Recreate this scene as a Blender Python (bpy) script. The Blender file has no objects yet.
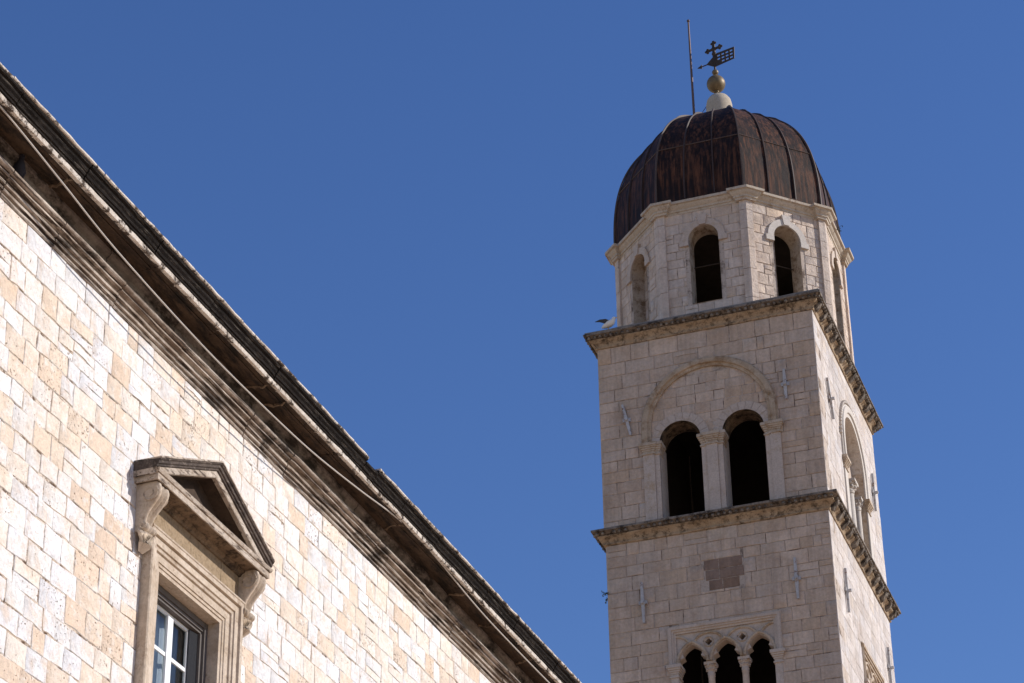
import bpy, bmesh, math, random
from mathutils import Vector, Matrix
from mathutils.geometry import tessellate_polygon

PI = math.pi
sc = bpy.context.scene
COL = sc.collection
random.seed(7)

# ------------------------------------------------------------------ camera
F_PX = 2557.58
CAM = Vector((11.1922, -57.4274, 0.0))        # eye level is z = 0, ground 1.6 m below
R_ = Vector((0.94334845, 0.33151516, -0.01383515))
U_ = Vector((0.18221073, -0.48274435, 0.85659625))
V_ = Vector((-0.2772958, 0.81058966, 0.51580175))
cd = bpy.data.cameras.new('camera')
cam = bpy.data.objects.new('camera', cd)
COL.objects.link(cam)
cam.matrix_world = Matrix(((R_.x, U_.x, -V_.x, CAM.x), (R_.y, U_.y, -V_.y, CAM.y), (R_.z, U_.z, -V_.z, CAM.z), (0, 0, 0, 1)))
cd.sensor_width = 36.0
cd.lens = F_PX * 36.0 / 1024.0
cd.clip_end = 5000
sc.camera = cam

# ------------------------------------------------------------------ light
SUN_AZ, SUN_EL = math.radians(19), math.radians(31)   # azimuth from +X towards +Y
world = bpy.data.worlds.new('World')
sc.world = world
world.use_nodes = True
wn = world.node_tree
sky = wn.nodes.new('ShaderNodeTexSky')
sky.sky_type = 'NISHITA'
sky.sun_disc = False
sky.sun_elevation = SUN_EL
sky.sun_rotation = math.radians(90) - SUN_AZ
sky.altitude = 0
sky.air_density = 1.0
sky.dust_density = 0.0
sky.ozone_density = 2.2
hs = wn.nodes.new('ShaderNodeHueSaturation')
hs.inputs['Saturation'].default_value = 1.23
hs.inputs['Hue'].default_value = 0.515
wn.links.new(sky.outputs[0], hs.inputs['Color'])
wn.links.new(hs.outputs[0], wn.nodes['Background'].inputs[0])
wn.nodes['Background'].inputs[1].default_value = 0.138
sl = bpy.data.lights.new('sun', 'SUN')
sl.energy = 5.0
sl.angle = math.radians(0.53)
sl.color = (1.0, 0.945, 0.88)
so = bpy.data.objects.new('sun', sl)
COL.objects.link(so)
sd = Vector((math.cos(SUN_AZ) * math.cos(SUN_EL), math.sin(SUN_AZ) * math.cos(SUN_EL), math.sin(SUN_EL)))
so.rotation_euler = sd.to_track_quat('Z', 'Y').to_euler()
so.location = (40, 0, 60)
sc.view_settings.view_transform = 'Standard'
sc.view_settings.look = 'None'
sc.view_settings.exposure = 0.0
sc.view_settings.gamma = 1.0
sc.view_settings.use_curve_mapping = False

# ------------------------------------------------------------------ materials
def new_mat(name, rough=0.85, metal=0.0):
    m = bpy.data.materials.new(name)
    m.use_nodes = True
    b = m.node_tree.nodes['Principled BSDF']
    b.inputs['Roughness'].default_value = rough
    b.inputs['Metallic'].default_value = metal
    b.inputs['Specular IOR Level'].default_value = 0.25
    return m

class NT:
    def __init__(s, m):
        s.t = m.node_tree; s.n = s.t.nodes; s.b = s.n['Principled BSDF']
        s.tc = s.n.new('ShaderNodeTexCoord')
    def link(s, a, b): s.t.links.new(a, b)
    def mapping(s, sx=1, sy=1, sz=1):
        k = s.n.new('ShaderNodeMapping'); k.inputs['Scale'].default_value = (sx, sy, sz)
        s.link(s.tc.outputs['Object'], k.inputs['Vector']); return k.outputs[0]
    def noise(s, scale, detail=4, rough=0.6, vec=None, dist=0.0):
        k = s.n.new('ShaderNodeTexNoise'); k.inputs['Scale'].default_value = scale
        k.inputs['Detail'].default_value = detail; k.inputs['Roughness'].default_value = rough
        k.inputs['Distortion'].default_value = dist
        s.link(vec or s.tc.outputs['Object'], k.inputs['Vector']); return k.outputs['Fac']
    def ramp(s, fac, stops, interp='LINEAR'):
        k = s.n.new('ShaderNodeValToRGB'); k.color_ramp.interpolation = interp
        e = k.color_ramp.elements
        while len(e) < len(stops): e.new(0.5)
        for el, (p, c) in zip(e, stops):
            el.position = p
            el.color = (c, c, c, 1) if isinstance(c, (int, float)) else (*c, 1)
        s.link(fac, k.inputs[0]); return k.outputs[0]
    def mix(s, a, b, fac, mode='MIX'):
        k = s.n.new('ShaderNodeMix'); k.data_type = 'RGBA'; k.blend_type = mode
        for sock, v in ((k.inputs[0], fac), (k.inputs[6], a), (k.inputs[7], b)):
            if isinstance(v, (int, float)): sock.default_value = v
            elif isinstance(v, tuple): sock.default_value = (*v, 1)
            else: s.link(v, sock)
        return k.outputs[2]
    def rand(s):
        k = s.n.new('ShaderNodeNewGeometry'); return k.outputs['Random Per Island']
    def fract(s, v, mul):
        k = s.n.new('ShaderNodeMath'); k.operation = 'MULTIPLY'; k.inputs[1].default_value = mul; s.link(v, k.inputs[0])
        f = s.n.new('ShaderNodeMath'); f.operation = 'FRACT'; s.link(k.outputs[0], f.inputs[0]); return f.outputs[0]
    def math(s, op, a, b):
        k = s.n.new('ShaderNodeMath'); k.operation = op
        for i, v in enumerate((a, b)):
            if isinstance(v, (int, float)): k.inputs[i].default_value = v
            else: s.link(v, k.inputs[i])
        return k.outputs[0]
    def color(s, c):
        if isinstance(c, tuple): s.b.inputs['Base Color'].default_value = (*c, 1)
        else: s.link(c, s.b.inputs['Base Color'])
    def bump(s, h, strength=0.4, dist=0.02):
        k = s.n.new('ShaderNodeBump'); k.inputs['Strength'].default_value = strength; k.inputs['Distance'].default_value = dist
        s.link(h, k.inputs['Height']); s.link(k.outputs[0], s.b.inputs['Normal'])

def mat_palace_stone():
    m = new_mat('palace_ashlar', 0.9); t = NT(m)
    r = t.rand()
    base = t.ramp(r, [(0.0, (0.71, 0.69, 0.68)), (0.19, (0.76, 0.73, 0.70)), (0.34, (0.72, 0.705, 0.71)), (0.50, (0.76, 0.68, 0.60)),
                      (0.62, (0.72, 0.60, 0.49)), (0.73, (0.79, 0.775, 0.78)), (0.86, (0.69, 0.545, 0.425)), (0.94, (0.75, 0.67, 0.59))], 'CONSTANT')
    # patches of wall where the tan stone or the white stone prevails
    big = t.noise(0.55, 3, 0.5)
    c = t.mix(base, (0.72, 0.59, 0.46), t.ramp(big, [(0.53, 0.0), (0.70, 0.5)]))
    n1 = t.noise(4.0, 7, 0.72, None, 0.6)
    c = t.mix(c, (0.66, 0.49, 0.35), t.ramp(n1, [(0.48, 0.0), (0.66, 0.6)]))
    c = t.mix(c, (0.80, 0.78, 0.75), t.ramp(t.noise(5.5, 7, 0.7), [(0.54, 0.0), (0.66, 0.6)]))
    n2 = t.noise(20.0, 6, 0.75)
    c = t.mix(c, t.ramp(n2, [(0.34, 0.80), (0.54, 1.02)]), 1.0, 'MULTIPLY')
    pit = t.noise(34.0, 2, 0.5)
    sel = t.fract(r, 7.31)
    zone = t.ramp(t.noise(1.8, 4, 0.6), [(0.48, 0.0), (0.66, 0.07)])
    thr = t.math('ADD', t.math('ADD', pit, t.math('MULTIPLY', t.ramp(sel, [(0.45, 0.0), (1.0, 1.0)]), 0.10)), zone)
    c = t.mix(c, (0.27, 0.15, 0.08), t.ramp(thr, [(0.735, 0.0), (0.80, 0.85)]))
    t.color(c)
    h = t.mix(t.noise(11.0, 8, 0.75), t.ramp(thr, [(0.74, 1.0), (0.82, 0.0)]), 0.45)
    t.bump(h, 1.0, 0.045)
    return m

def mat_tower_stone(name='tower_ashlar', tint=(1, 1, 1), lo=0.36):
    m = new_mat(name, 0.88); t = NT(m)
    r = t.rand()
    k = tint
    def C(a, b, c): return (a * k[0], b * k[1], c * k[2])
    base = t.ramp(r, [(0.0, C(0.52, 0.44, 0.38)), (0.16, C(0.56, 0.48, 0.425)), (0.3, C(0.49, 0.41, 0.355)), (0.42, C(0.545, 0.465, 0.41)),
                      (0.56, C(0.52, 0.455, 0.415)), (0.70, C(0.59, 0.51, 0.455)), (0.84, C(0.52, 0.425, 0.35)), (0.93, C(0.55, 0.485, 0.44))], 'CONSTANT')
    n1 = t.noise(1.6, 6, 0.7)
    c = t.mix(base, C(0.42, 0.33, 0.265), t.ramp(n1, [(0.46, 0.0), (0.68, 0.7)]))
    st = t.noise(1.0, 5, 0.6, t.mapping(7, 7, 0.5))
    c = t.mix(c, t.ramp(st, [(0.35, 0.83), (0.6, 1.04)]), 0.8, 'MULTIPLY')
    big = t.noise(0.45, 5, 0.65)
    c = t.mix(c, C(0.36, 0.33, 0.32), t.ramp(big, [(0.48, 0.0), (0.70, 0.5)]))
    dr = t.noise(1.0, 6, 0.7, t.mapping(2.2, 2.2, 0.16), 0.3)
    c = t.mix(c, C(0.29, 0.25, 0.225), t.ramp(dr, [(0.56, 0.0), (0.72, 0.5)]))
    n2 = t.noise(12.0, 4, 0.7)
    c = t.mix(c, t.ramp(n2, [(0.3, 0.84), (0.65, 1.06)]), 1.0, 'MULTIPLY')
    t.color(c)
    t.bump(t.noise(8.0, 8, 0.75), 0.9, 0.05)
    return m

def mat_plain_stone(name, a, b, dark=None, dark_lo=0.5, dark_hi=0.66, scale=2.5, bump=0.4, streak=None, drip=None, spec=0.2):
    m = new_mat(name, 0.9); t = NT(m)
    t.b.inputs['Specular IOR Level'].default_value = spec
    c = t.mix(a, b, t.ramp(t.noise(scale, 6, 0.7), [(0.35, 0.0), (0.65, 1.0)]))
    if dark:
        vec = t.mapping(*streak) if streak else None
        c = t.mix(c, dark, t.ramp(t.noise(scale * 1.7, 7, 0.75, vec), [(dark_lo, 0.0), (dark_hi, 1.0)]))
    if drip:
        col_, mp, lo, hi = drip
        c = t.mix(c, col_, t.ramp(t.noise(1.0, 6, 0.7, t.mapping(*mp), 0.4), [(lo, 0.0), (hi, 0.92)]))
    c = t.mix(c, t.ramp(t.noise(25, 4, 0.7), [(0.3, 0.8), (0.65, 1.06)]), 1.0, 'MULTIPLY')
    t.color(c)
    t.bump(t.noise(14, 6, 0.75), bump, 0.02)
    return m

def mat_copper():
    m = new_mat('weathered_copper', 0.62); t = NT(m)
    st = t.noise(1.0, 6, 0.65, t.mapping(13, 13, 0.55))
    n = t.noise(1.3, 5, 0.65)
    a = t.mix((0.016, 0.009, 0.007), (0.15, 0.060, 0.030), t.ramp(st, [(0.46, 0.0), (0.72, 1.0)]))
    c = t.mix(a, (0.14, 0.065, 0.038), t.ramp(n, [(0.5, 0.0), (0.72, 0.4)]))
    c = t.mix(c, (0.016, 0.011, 0.011), t.ramp(t.noise(2.6, 5, 0.7, t.mapping(1.0, 1.0, 0.35)), [(0.50, 0.0), (0.62, 0.75)]))
    t.color(c)
    t.b.inputs['Specular IOR Level'].default_value = 0.12
    t.bump(t.noise(6, 5, 0.6), 0.3, 0.03)
    return m

def mat_simple(name, col, rough=0.6, metal=0.0, var=0.25, scale=12):
    m = new_mat(name, rough, metal); t = NT(m)
    c = t.mix(tuple(x * (1 - var) for x in col), tuple(min(1, x * (1 + var)) for x in col), t.noise(scale, 5, 0.6))
    t.color(c); return m

def mat_glass():
    m = bpy.data.materials.new('window_glass'); m.use_nodes = True
    n = m.node_tree.nodes; l = m.node_tree.links; n.clear()
    out = n.new('ShaderNodeOutputMaterial'); tr = n.new('ShaderNodeBsdfTransparent'); tr.inputs[0].default_value = (0.80, 0.84, 0.86, 1)
    gl = n.new('ShaderNodeBsdfGlossy'); gl.inputs['Roughness'].default_value = 0.03
    fr = n.new('ShaderNodeFresnel'); fr.inputs[0].default_value = 1.6
    mx = n.new('ShaderNodeMixShader')
    l.new(fr.outputs[0], mx.inputs[0]); l.new(tr.outputs[0], mx.inputs[1]); l.new(gl.outputs[0], mx.inputs[2]); l.new(mx.outputs[0], out.inputs[0])
    return m

M = dict(
    palace=mat_palace_stone(),
    palace_mortar=mat_plain_stone('palace_mortar', (0.52, 0.41, 0.31), (0.72, 0.63, 0.54), (0.11, 0.065, 0.04), 0.48, 0.57, 4.0, 0.8),
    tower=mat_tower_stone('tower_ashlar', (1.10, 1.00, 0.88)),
    tower_sunlit=mat_tower_stone('tower_ashlar_sunlit', (1.17, 1.22, 1.27)),  # same stone lightened, sunlight painted into the right face
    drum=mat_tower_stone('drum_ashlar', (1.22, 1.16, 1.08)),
    tower_mortar=mat_plain_stone('tower_mortar', (0.44, 0.36, 0.295), (0.52, 0.43, 0.36), (0.15, 0.11, 0.085), 0.48, 0.62, 1.4, 0.5),
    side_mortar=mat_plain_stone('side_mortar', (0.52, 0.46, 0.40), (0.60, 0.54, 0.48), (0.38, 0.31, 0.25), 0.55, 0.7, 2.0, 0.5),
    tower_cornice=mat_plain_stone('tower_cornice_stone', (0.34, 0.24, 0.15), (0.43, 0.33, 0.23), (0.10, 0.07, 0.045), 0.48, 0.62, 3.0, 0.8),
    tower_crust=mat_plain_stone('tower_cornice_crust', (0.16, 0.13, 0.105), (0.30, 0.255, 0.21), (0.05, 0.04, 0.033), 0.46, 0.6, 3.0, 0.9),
    drum_cornice=mat_plain_stone('drum_cornice_stone', (0.44, 0.37, 0.29), (0.52, 0.45, 0.37), (0.28, 0.20, 0.14), 0.52, 0.68, 2.0, 0.5),
    trim=mat_plain_stone('tower_trim_stone', (0.47, 0.385, 0.32), (0.54, 0.45, 0.38), (0.42, 0.30, 0.19), 0.52, 0.72, 1.6, 0.35),
    trim_tan=mat_plain_stone('tower_arch_stone', (0.44, 0.345, 0.25), (0.52, 0.43, 0.345), (0.28, 0.18, 0.10), 0.47, 0.66, 1.6, 0.5),
    ring_tan=mat_plain_stone('relief_arch_stone', (0.40, 0.30, 0.205), (0.50, 0.40, 0.30), (0.24, 0.15, 0.08), 0.48, 0.66, 1.8, 0.7),
    trim_white=mat_plain_stone('white_arch_stone', (0.53, 0.475, 0.42), (0.60, 0.545, 0.49), (0.55, 0.50, 0.45), 0.55, 0.7, 2.0, 0.3),
    brown_patch=mat_tower_stone('brown_patch_stone', (0.52, 0.42, 0.36)),
    inner_shade=mat_plain_stone('shade_dark_inner_stone', (0.05, 0.042, 0.036), (0.07, 0.058, 0.05)),  # near-black colour paints in the darkness of the unlit chambers
    arch_soffit=mat_plain_stone('dark_brown_arch_stone', (0.12, 0.085, 0.055), (0.24, 0.17, 0.11), (0.03, 0.022, 0.016), 0.44, 0.58, 3.0, 1.0),  # darker brown than the jambs, arch heads only
    reveal=mat_plain_stone('reveal_stone', (0.42, 0.34, 0.26), (0.50, 0.42, 0.34), (0.20, 0.135, 0.085), 0.48, 0.64, 2.4, 0.8),
    copper=mat_copper(),
    lead=mat_simple('grey_lead', (0.20, 0.19, 0.185), 0.7, 0, 0.35, 3),
    seam=mat_simple('copper_seam', (0.055, 0.035, 0.028), 0.6, 0, 0.5, 3),
    seam_light=mat_simple('lead_ridge', (0.085, 0.058, 0.045), 0.6, 0, 0.6, 2),
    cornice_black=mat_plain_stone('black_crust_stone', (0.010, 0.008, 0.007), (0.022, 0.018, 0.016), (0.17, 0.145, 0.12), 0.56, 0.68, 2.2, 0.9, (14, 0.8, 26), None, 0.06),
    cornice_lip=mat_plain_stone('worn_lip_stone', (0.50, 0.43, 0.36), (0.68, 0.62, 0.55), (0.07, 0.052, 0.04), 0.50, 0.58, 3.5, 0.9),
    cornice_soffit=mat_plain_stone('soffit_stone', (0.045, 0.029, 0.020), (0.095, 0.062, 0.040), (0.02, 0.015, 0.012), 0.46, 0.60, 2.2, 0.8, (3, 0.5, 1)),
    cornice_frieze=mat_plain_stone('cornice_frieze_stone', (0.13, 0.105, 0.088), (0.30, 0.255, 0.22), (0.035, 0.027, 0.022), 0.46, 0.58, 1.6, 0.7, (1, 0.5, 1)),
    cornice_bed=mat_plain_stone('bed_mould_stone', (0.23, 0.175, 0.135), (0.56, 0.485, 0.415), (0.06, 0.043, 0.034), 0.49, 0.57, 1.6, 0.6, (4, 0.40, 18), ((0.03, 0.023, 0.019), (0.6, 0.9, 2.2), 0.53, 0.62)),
    win_stone=mat_plain_stone('window_trim_stone', (0.43, 0.335, 0.245), (0.58, 0.485, 0.39), (0.20, 0.13, 0.085), 0.56, 0.72, 3.0, 0.6, (3, 1, 1.2)),
    win_weather=mat_plain_stone('weathered_pediment_stone', (0.34, 0.265, 0.20), (0.58, 0.50, 0.42), (0.08, 0.055, 0.04), 0.51, 0.62, 3.0, 0.7, (5, 0.8, 5)),
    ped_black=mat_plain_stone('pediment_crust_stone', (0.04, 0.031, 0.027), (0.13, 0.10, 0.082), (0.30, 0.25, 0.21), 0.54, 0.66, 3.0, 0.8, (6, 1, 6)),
    ped_under=mat_plain_stone('cornice_underside_stone', (0.15, 0.105, 0.07), (0.24, 0.175, 0.12), (0.05, 0.035, 0.026), 0.47, 0.60, 4.0, 0.6),  # brown stain with the shade of the undersides mixed into the colour
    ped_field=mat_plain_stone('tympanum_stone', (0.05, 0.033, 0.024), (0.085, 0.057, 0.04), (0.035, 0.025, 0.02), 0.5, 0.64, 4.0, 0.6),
    frieze=mat_plain_stone('frieze_stone', (0.27, 0.195, 0.12), (0.33, 0.245, 0.16), (0.19, 0.13, 0.075), 0.52, 0.68, 9, 0.7),
    wood=mat_simple('grey_weathered_wood', (0.115, 0.10, 0.092), 0.8, 0, 0.35, 9),
    white_paint=mat_simple('white_paint', (0.78, 0.78, 0.78), 0.45, 0, 0.06, 7),
    glass=mat_glass(),
    curtain=mat_simple('grey_curtain', (0.42, 0.42, 0.40), 0.9, 0, 0.35, 3),
    curtain_light=mat_simple('pale_curtain', (0.50, 0.54, 0.58), 0.9, 0, 0.15, 3),
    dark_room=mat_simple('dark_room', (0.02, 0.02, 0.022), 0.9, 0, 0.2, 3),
    mesh=mat_simple('grey_insect_mesh', (0.06, 0.062, 0.07), 0.7, 0.2, 0.3, 40),
    iron=mat_plain_stone('rust_stained_iron', (0.40, 0.39, 0.39), (0.50, 0.49, 0.49), (0.20, 0.11, 0.07), 0.54, 0.64, 3.0, 0.2),
    cable=mat_simple('grey_cable', (0.45, 0.41, 0.37), 0.6, 0, 0.15, 6),
    gold=mat_simple('dull_gilt', (0.17, 0.125, 0.07), 0.5, 0.3, 0.5, 7),
    lantern=mat_plain_stone('lantern_stone', (0.40, 0.34, 0.26), (0.48, 0.41, 0.33), (0.40, 0.34, 0.27), 0.5, 0.7, 3, 0.2),
    vane=mat_simple('dark_iron', (0.06, 0.045, 0.035), 0.6, 0.4, 0.4, 8),
    rod=mat_simple('rusty_rod', (0.13, 0.085, 0.07), 0.6, 0.3, 0.5, 2),
    roof_tile=mat_plain_stone('roof_tile', (0.36, 0.17, 0.10), (0.46, 0.26, 0.17), (0.2, 0.12, 0.09), 0.5, 0.7, 3, 0.5),
    pavement=mat_plain_stone('limestone_paving', (0.50, 0.35, 0.235), (0.56, 0.40, 0.275), (0.42, 0.29, 0.19), 0.5, 0.7, 0.6, 0.2),
    gull_white=mat_simple('white_feathers', (0.70, 0.68, 0.64), 0.8, 0, 0.08, 20),
    gull_dark=mat_simple('dark_wing_feathers', (0.05, 0.055, 0.065), 0.8, 0, 0.3, 20),
    beak=mat_simple('yellow_beak', (0.55, 0.35, 0.06), 0.6, 0, 0.1, 20),
    pigeon=mat_simple('slate_feathers', (0.022, 0.022, 0.032), 0.75, 0, 0.35, 18),
    pigeon_leg=mat_simple('red_leg', (0.35, 0.09, 0.07), 0.7),
    leaf=mat_simple('dry_green_leaf', (0.055, 0.07, 0.035), 0.8, 0, 0.35, 10),
)

# ------------------------------------------------------------------ helpers
def tag(o, label=None, cat=None, group=None, kind=None):
    if label: o['label'] = label
    if cat: o['category'] = cat
    if group: o['group'] = group
    if kind: o['kind'] = kind
    return o

def thing(name, loc, label, cat, group=None):
    o = bpy.data.objects.new(name, None)
    o.empty_display_size = 0.5
    o.location = loc
    COL.objects.link(o)
    return tag(o, label, cat, group)

WLOC = {}
def wloc(o):
    v = Vector((0, 0, 0))
    while o is not None:
        v += o.location; o = o.parent
    return v

def obj(name, bm, mats, parent=None, smooth=False, recalc=True):
    """bm is in world coordinates; the object's origin is set at its parent's origin."""
    if recalc: bmesh.ops.recalc_face_normals(bm, faces=bm.faces)
    off = wloc(parent) if parent else Vector((0, 0, 0))
    if parent: bmesh.ops.translate(bm, verts=bm.verts, vec=-off)
    me = bpy.data.meshes.new(name)
    bm.to_mesh(me); bm.free()
    if not isinstance(mats, (list, tuple)): mats = [mats]
    for m in mats: me.materials.append(m)
    if smooth:
        for p in me.polygons: p.use_smooth = True
        me.set_sharp_from_angle(angle=math.radians(40 if smooth is True else smooth))
    o = bpy.data.objects.new(name, me)
    COL.objects.link(o)
    if parent: o.parent = parent
    return o

class Frame:
    """A wall plane: origin, horizontal direction u, outward normal n; local point (u, z, off)."""
    def __init__(s, o, u):
        s.o = Vector((o[0], o[1], 0)); s.u = Vector((u[0], u[1], 0)).normalized(); s.n = Vector((s.u.y, -s.u.x, 0))
    def p(s, u, z, off=0.0): return s.o + s.u * u + s.n * off + Vector((0, 0, z))

def add_box(bm, fr, u0, u1, z0, z1, o0, o1, mi=0):
    v = [bm.verts.new(fr.p(u, z, o)) for o in (o0, o1) for (u, z) in ((u0, z0), (u1, z0), (u1, z1), (u0, z1))]
    fs = [(0, 3, 2, 1), (4, 5, 6, 7), (0, 1, 5, 4), (1, 2, 6, 5), (2, 3, 7, 6), (3, 0, 4, 7)]
    out = []
    for f in fs:
        q = bm.faces.new([v[i] for i in f]); q.material_index = mi; out.append(q)
    return out

def add_prism(bm, fr, poly, o0, o1, mi=0, bevel=0.0):
    """2D polygon (u,z) extruded from off o0 to o1, optional bevelled front."""
    n = len(poly)
    a = [bm.verts.new(fr.p(u, z, o0)) for u, z in poly]
    rings = [a]
    if bevel > 0:
        rings.append([bm.verts.new(fr.p(u, z, o1 - bevel)) for u, z in poly])
        cx = sum(p[0] for p in poly) / n; cz = sum(p[1] for p in poly) / n
        ins = []
        for u, z in poly:
            d = math.hypot(u - cx, z - cz) or 1
            k = max(0.0, 1 - bevel * 1.3 / d)
            ins.append((cx + (u - cx) * k, cz + (z - cz) * k))
        rings.append([bm.verts.new(fr.p(u, z, o1)) for u, z in ins])
    else:
        rings.append([bm.verts.new(fr.p(u, z, o1)) for u, z in poly])
    for r0, r1 in zip(rings[:-1], rings[1:]):
        for i in range(n):
            f = bm.faces.new((r0[i], r0[(i + 1) % n], r1[(i + 1) % n], r1[i])); f.material_index = mi
    last = rings[-1]
    if n <= 4:
        f = bm.faces.new(last); f.material_index = mi
        f = bm.faces.new(list(reversed(a))); f.material_index = mi
    else:
        for ring in (last, a):
            for t in tessellate_polygon([[Vector((poly[i][0], poly[i][1], 0)) if ring is a or bevel == 0 else Vector((*ins[i], 0)) for i in range(n)]]):
                try:
                    f = bm.faces.new([ring[i] for i in t]); f.material_index = mi
                except ValueError: pass

def add_tube(bm, pts, r, seg=8, cap=True, mi=0):
    pts = [Vector(p) for p in pts]
    rings = []
    for i, p in enumerate(pts):
        d = (pts[min(i + 1, len(pts) - 1)] - pts[max(i - 1, 0)]).normalized()
        a = d.cross(Vector((0, 0, 1)))
        if a.length < 1e-3: a = d.cross(Vector((1, 0, 0)))
        a.normalize(); b = d.cross(a)
        rr = r[i] if isinstance(r, (list, tuple)) else r
        rings.append([bm.verts.new(p + a * math.cos(2 * PI * k / seg) * rr + b * math.sin(2 * PI * k / seg) * rr) for k in range(seg)])
    for r0, r1 in zip(rings[:-1], rings[1:]):
        for k in range(seg):
            f = bm.faces.new((r0[k], r0[(k + 1) % seg], r1[(k + 1) % seg], r1[k])); f.material_index = mi
    if cap:
        f = bm.faces.new(rings[0]); f.material_index = mi
        f = bm.faces.new(list(reversed(rings[-1]))); f.material_index = mi

def add_lathe(bm, c, prof, seg=24, mi=0, sx=1.0, axis=None):
    c = Vector(c); rings = []
    for r, z in prof:
        if r < 1e-4: rings.append([bm.verts.new(c + Vector((0, 0, z)))])
        else: rings.append([bm.verts.new(c + Vector((r * math.cos(2 * PI * k / seg), r * math.sin(2 * PI * k / seg), z))) for k in range(seg)])
    for r0, r1 in zip(rings[:-1], rings[1:]):
        for k in range(seg):
            a, b = k, (k + 1) % seg
            if len(r0) == 1 and len(r1) == 1: continue
            if len(r0) == 1: f = bm.faces.new((r0[0], r1[b], r1[a]))
            elif len(r1) == 1: f = bm.faces.new((r0[a], r0[b], r1[0]))
            else: f = bm.faces.new((r0[a], r0[b], r1[b], r1[a]))
            f.material_index = mi

def add_ball(bm, c, r, sx=1, sy=1, sz=1, rot=None, mi=0, seg=16):
    m = Matrix.Translation(Vector(c)) @ (rot or Matrix.Identity(4)) @ Matrix.Diagonal((r * sx, r * sy, r * sz, 1))
    q = bmesh.ops.create_uvsphere(bm, u_segments=seg, v_segments=seg // 2 + 1, radius=1.0, matrix=m)
    fs = set()
    for v in q['verts']:
        for f in v.link_faces: fs.add(f)
    for f in fs: f.material_index = mi

def mitre(path, off, closed):
    """2D offset of a polyline; positive off lies to the right of the travel direction (outward for CCW paths)."""
    n = len(path); out = []
    for i in range(n):
        p = Vector(path[i]).to_2d()
        def nrm(a, b):
            d = (Vector(b).to_2d() - Vector(a).to_2d()).normalized(); return Vector((d.y, -d.x))
        n0 = nrm(path[i - 1], path[i]) if (closed or i > 0) else None
        n1 = nrm(path[i], path[(i + 1) % n]) if (closed or i < n - 1) else None
        if n0 is None: q = n1
        elif n1 is None: q = n0
        else:
            s = n0 + n1
            q = s / max(0.25, s.dot(n0)) if s.length > 1e-6 else n0
        out.append(p + q * off)
    return out

def add_sweep(bm, path, prof, closed=True, caps=True, mats=None):
    """profile [(off, z), ...] swept along a horizontal path."""
    rings = []
    for off, z in prof:
        rings.append([bm.verts.new((p.x, p.y, z)) for p in mitre(path, off, closed)])
    n = len(path)
    for j, (r0, r1) in enumerate(zip(rings[:-1], rings[1:])):
        for i in range(n if closed else n - 1):
            f = bm.faces.new((r0[i], r0[(i + 1) % n], r1[(i + 1) % n], r1[i]))
            if mats: f.material_index = mats[j]
    if not closed and caps:
        for i in (0, n - 1):
            try: bm.faces.new([r[i] for r in rings])
            except ValueError: pass

def add_panel(bm, fr, outer, holes, t, mi=0, mi_rev=None):
    """wall sheet with openings, thickness t behind the plane; outer, holes are (u,z) loops."""
    loops = [outer] + holes
    flat = [p for l in loops for p in l]
    tris = tessellate_polygon([[Vector((u, z, 0)) for u, z in l] for l in loops])
    F = [bm.verts.new(fr.p(u, z, 0)) for u, z in flat]
    B = [bm.verts.new(fr.p(u, z, -t)) for u, z in flat]
    for a, b, c in tris:
        f = bm.faces.new((F[a], F[b], F[c])); f.material_index = mi
        f = bm.faces.new((B[a], B[c], B[b])); f.material_index = mi if mi_rev is None else mi_rev
    k = 0
    for li, l in enumerate(loops):
        n = len(l)
        for i in range(n):
            a, b = k + i, k + (i + 1) % n
            f = bm.faces.new((F[a], F[b], B[b], B[a])); f.material_index = mi
        k += n

def arch_loop(c, r, z0, zs, n=16, pointed=0.0):
    """opening outline from sill z0 up to springing zs with a round (or pointed) head."""
    pts = [(c + r, z0)]
    if pointed <= 0:
        pts += [(c + r * math.cos(PI * i / n), zs + r * math.sin(PI * i / n)) for i in range(n + 1)]
    else:
        R = r * (1 + pointed); cx = R - r; amax = math.acos(cx / R); h = n // 2
        pts += [(c - cx + R * math.cos(amax * i / h), zs + R * math.sin(amax * i / h)) for i in range(h + 1)]
        pts += [(c + cx - R * math.cos(amax * i / h), zs + R * math.sin(amax * i / h)) for i in range(h - 1, -1, -1)]
    pts.append((c - r, z0))
    return pts

def clip(poly, p, nx, nz):
    """keep the side where (x-p).n <= 0"""
    out = []
    for i in range(len(poly)):
        a, b = poly[i], poly[(i + 1) % len(poly)]
        da = (a[0] - p[0]) * nx + (a[1] - p[1]) * nz; db = (b[0] - p[0]) * nx + (b[1] - p[1]) * nz
        if da <= 0: out.append(a)
        if (da < 0 < db) or (db < 0 < da):
            t = da / (da - db); out.append((a[0] + (b[0] - a[0]) * t, a[1] + (b[1] - a[1]) * t))
    return out
def area(poly):
    return 0.5 * abs(sum(poly[i][0] * poly[(i + 1) % len(poly)][1] - poly[(i + 1) % len(poly)][0] * poly[i][1] for i in range(len(poly))))

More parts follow.
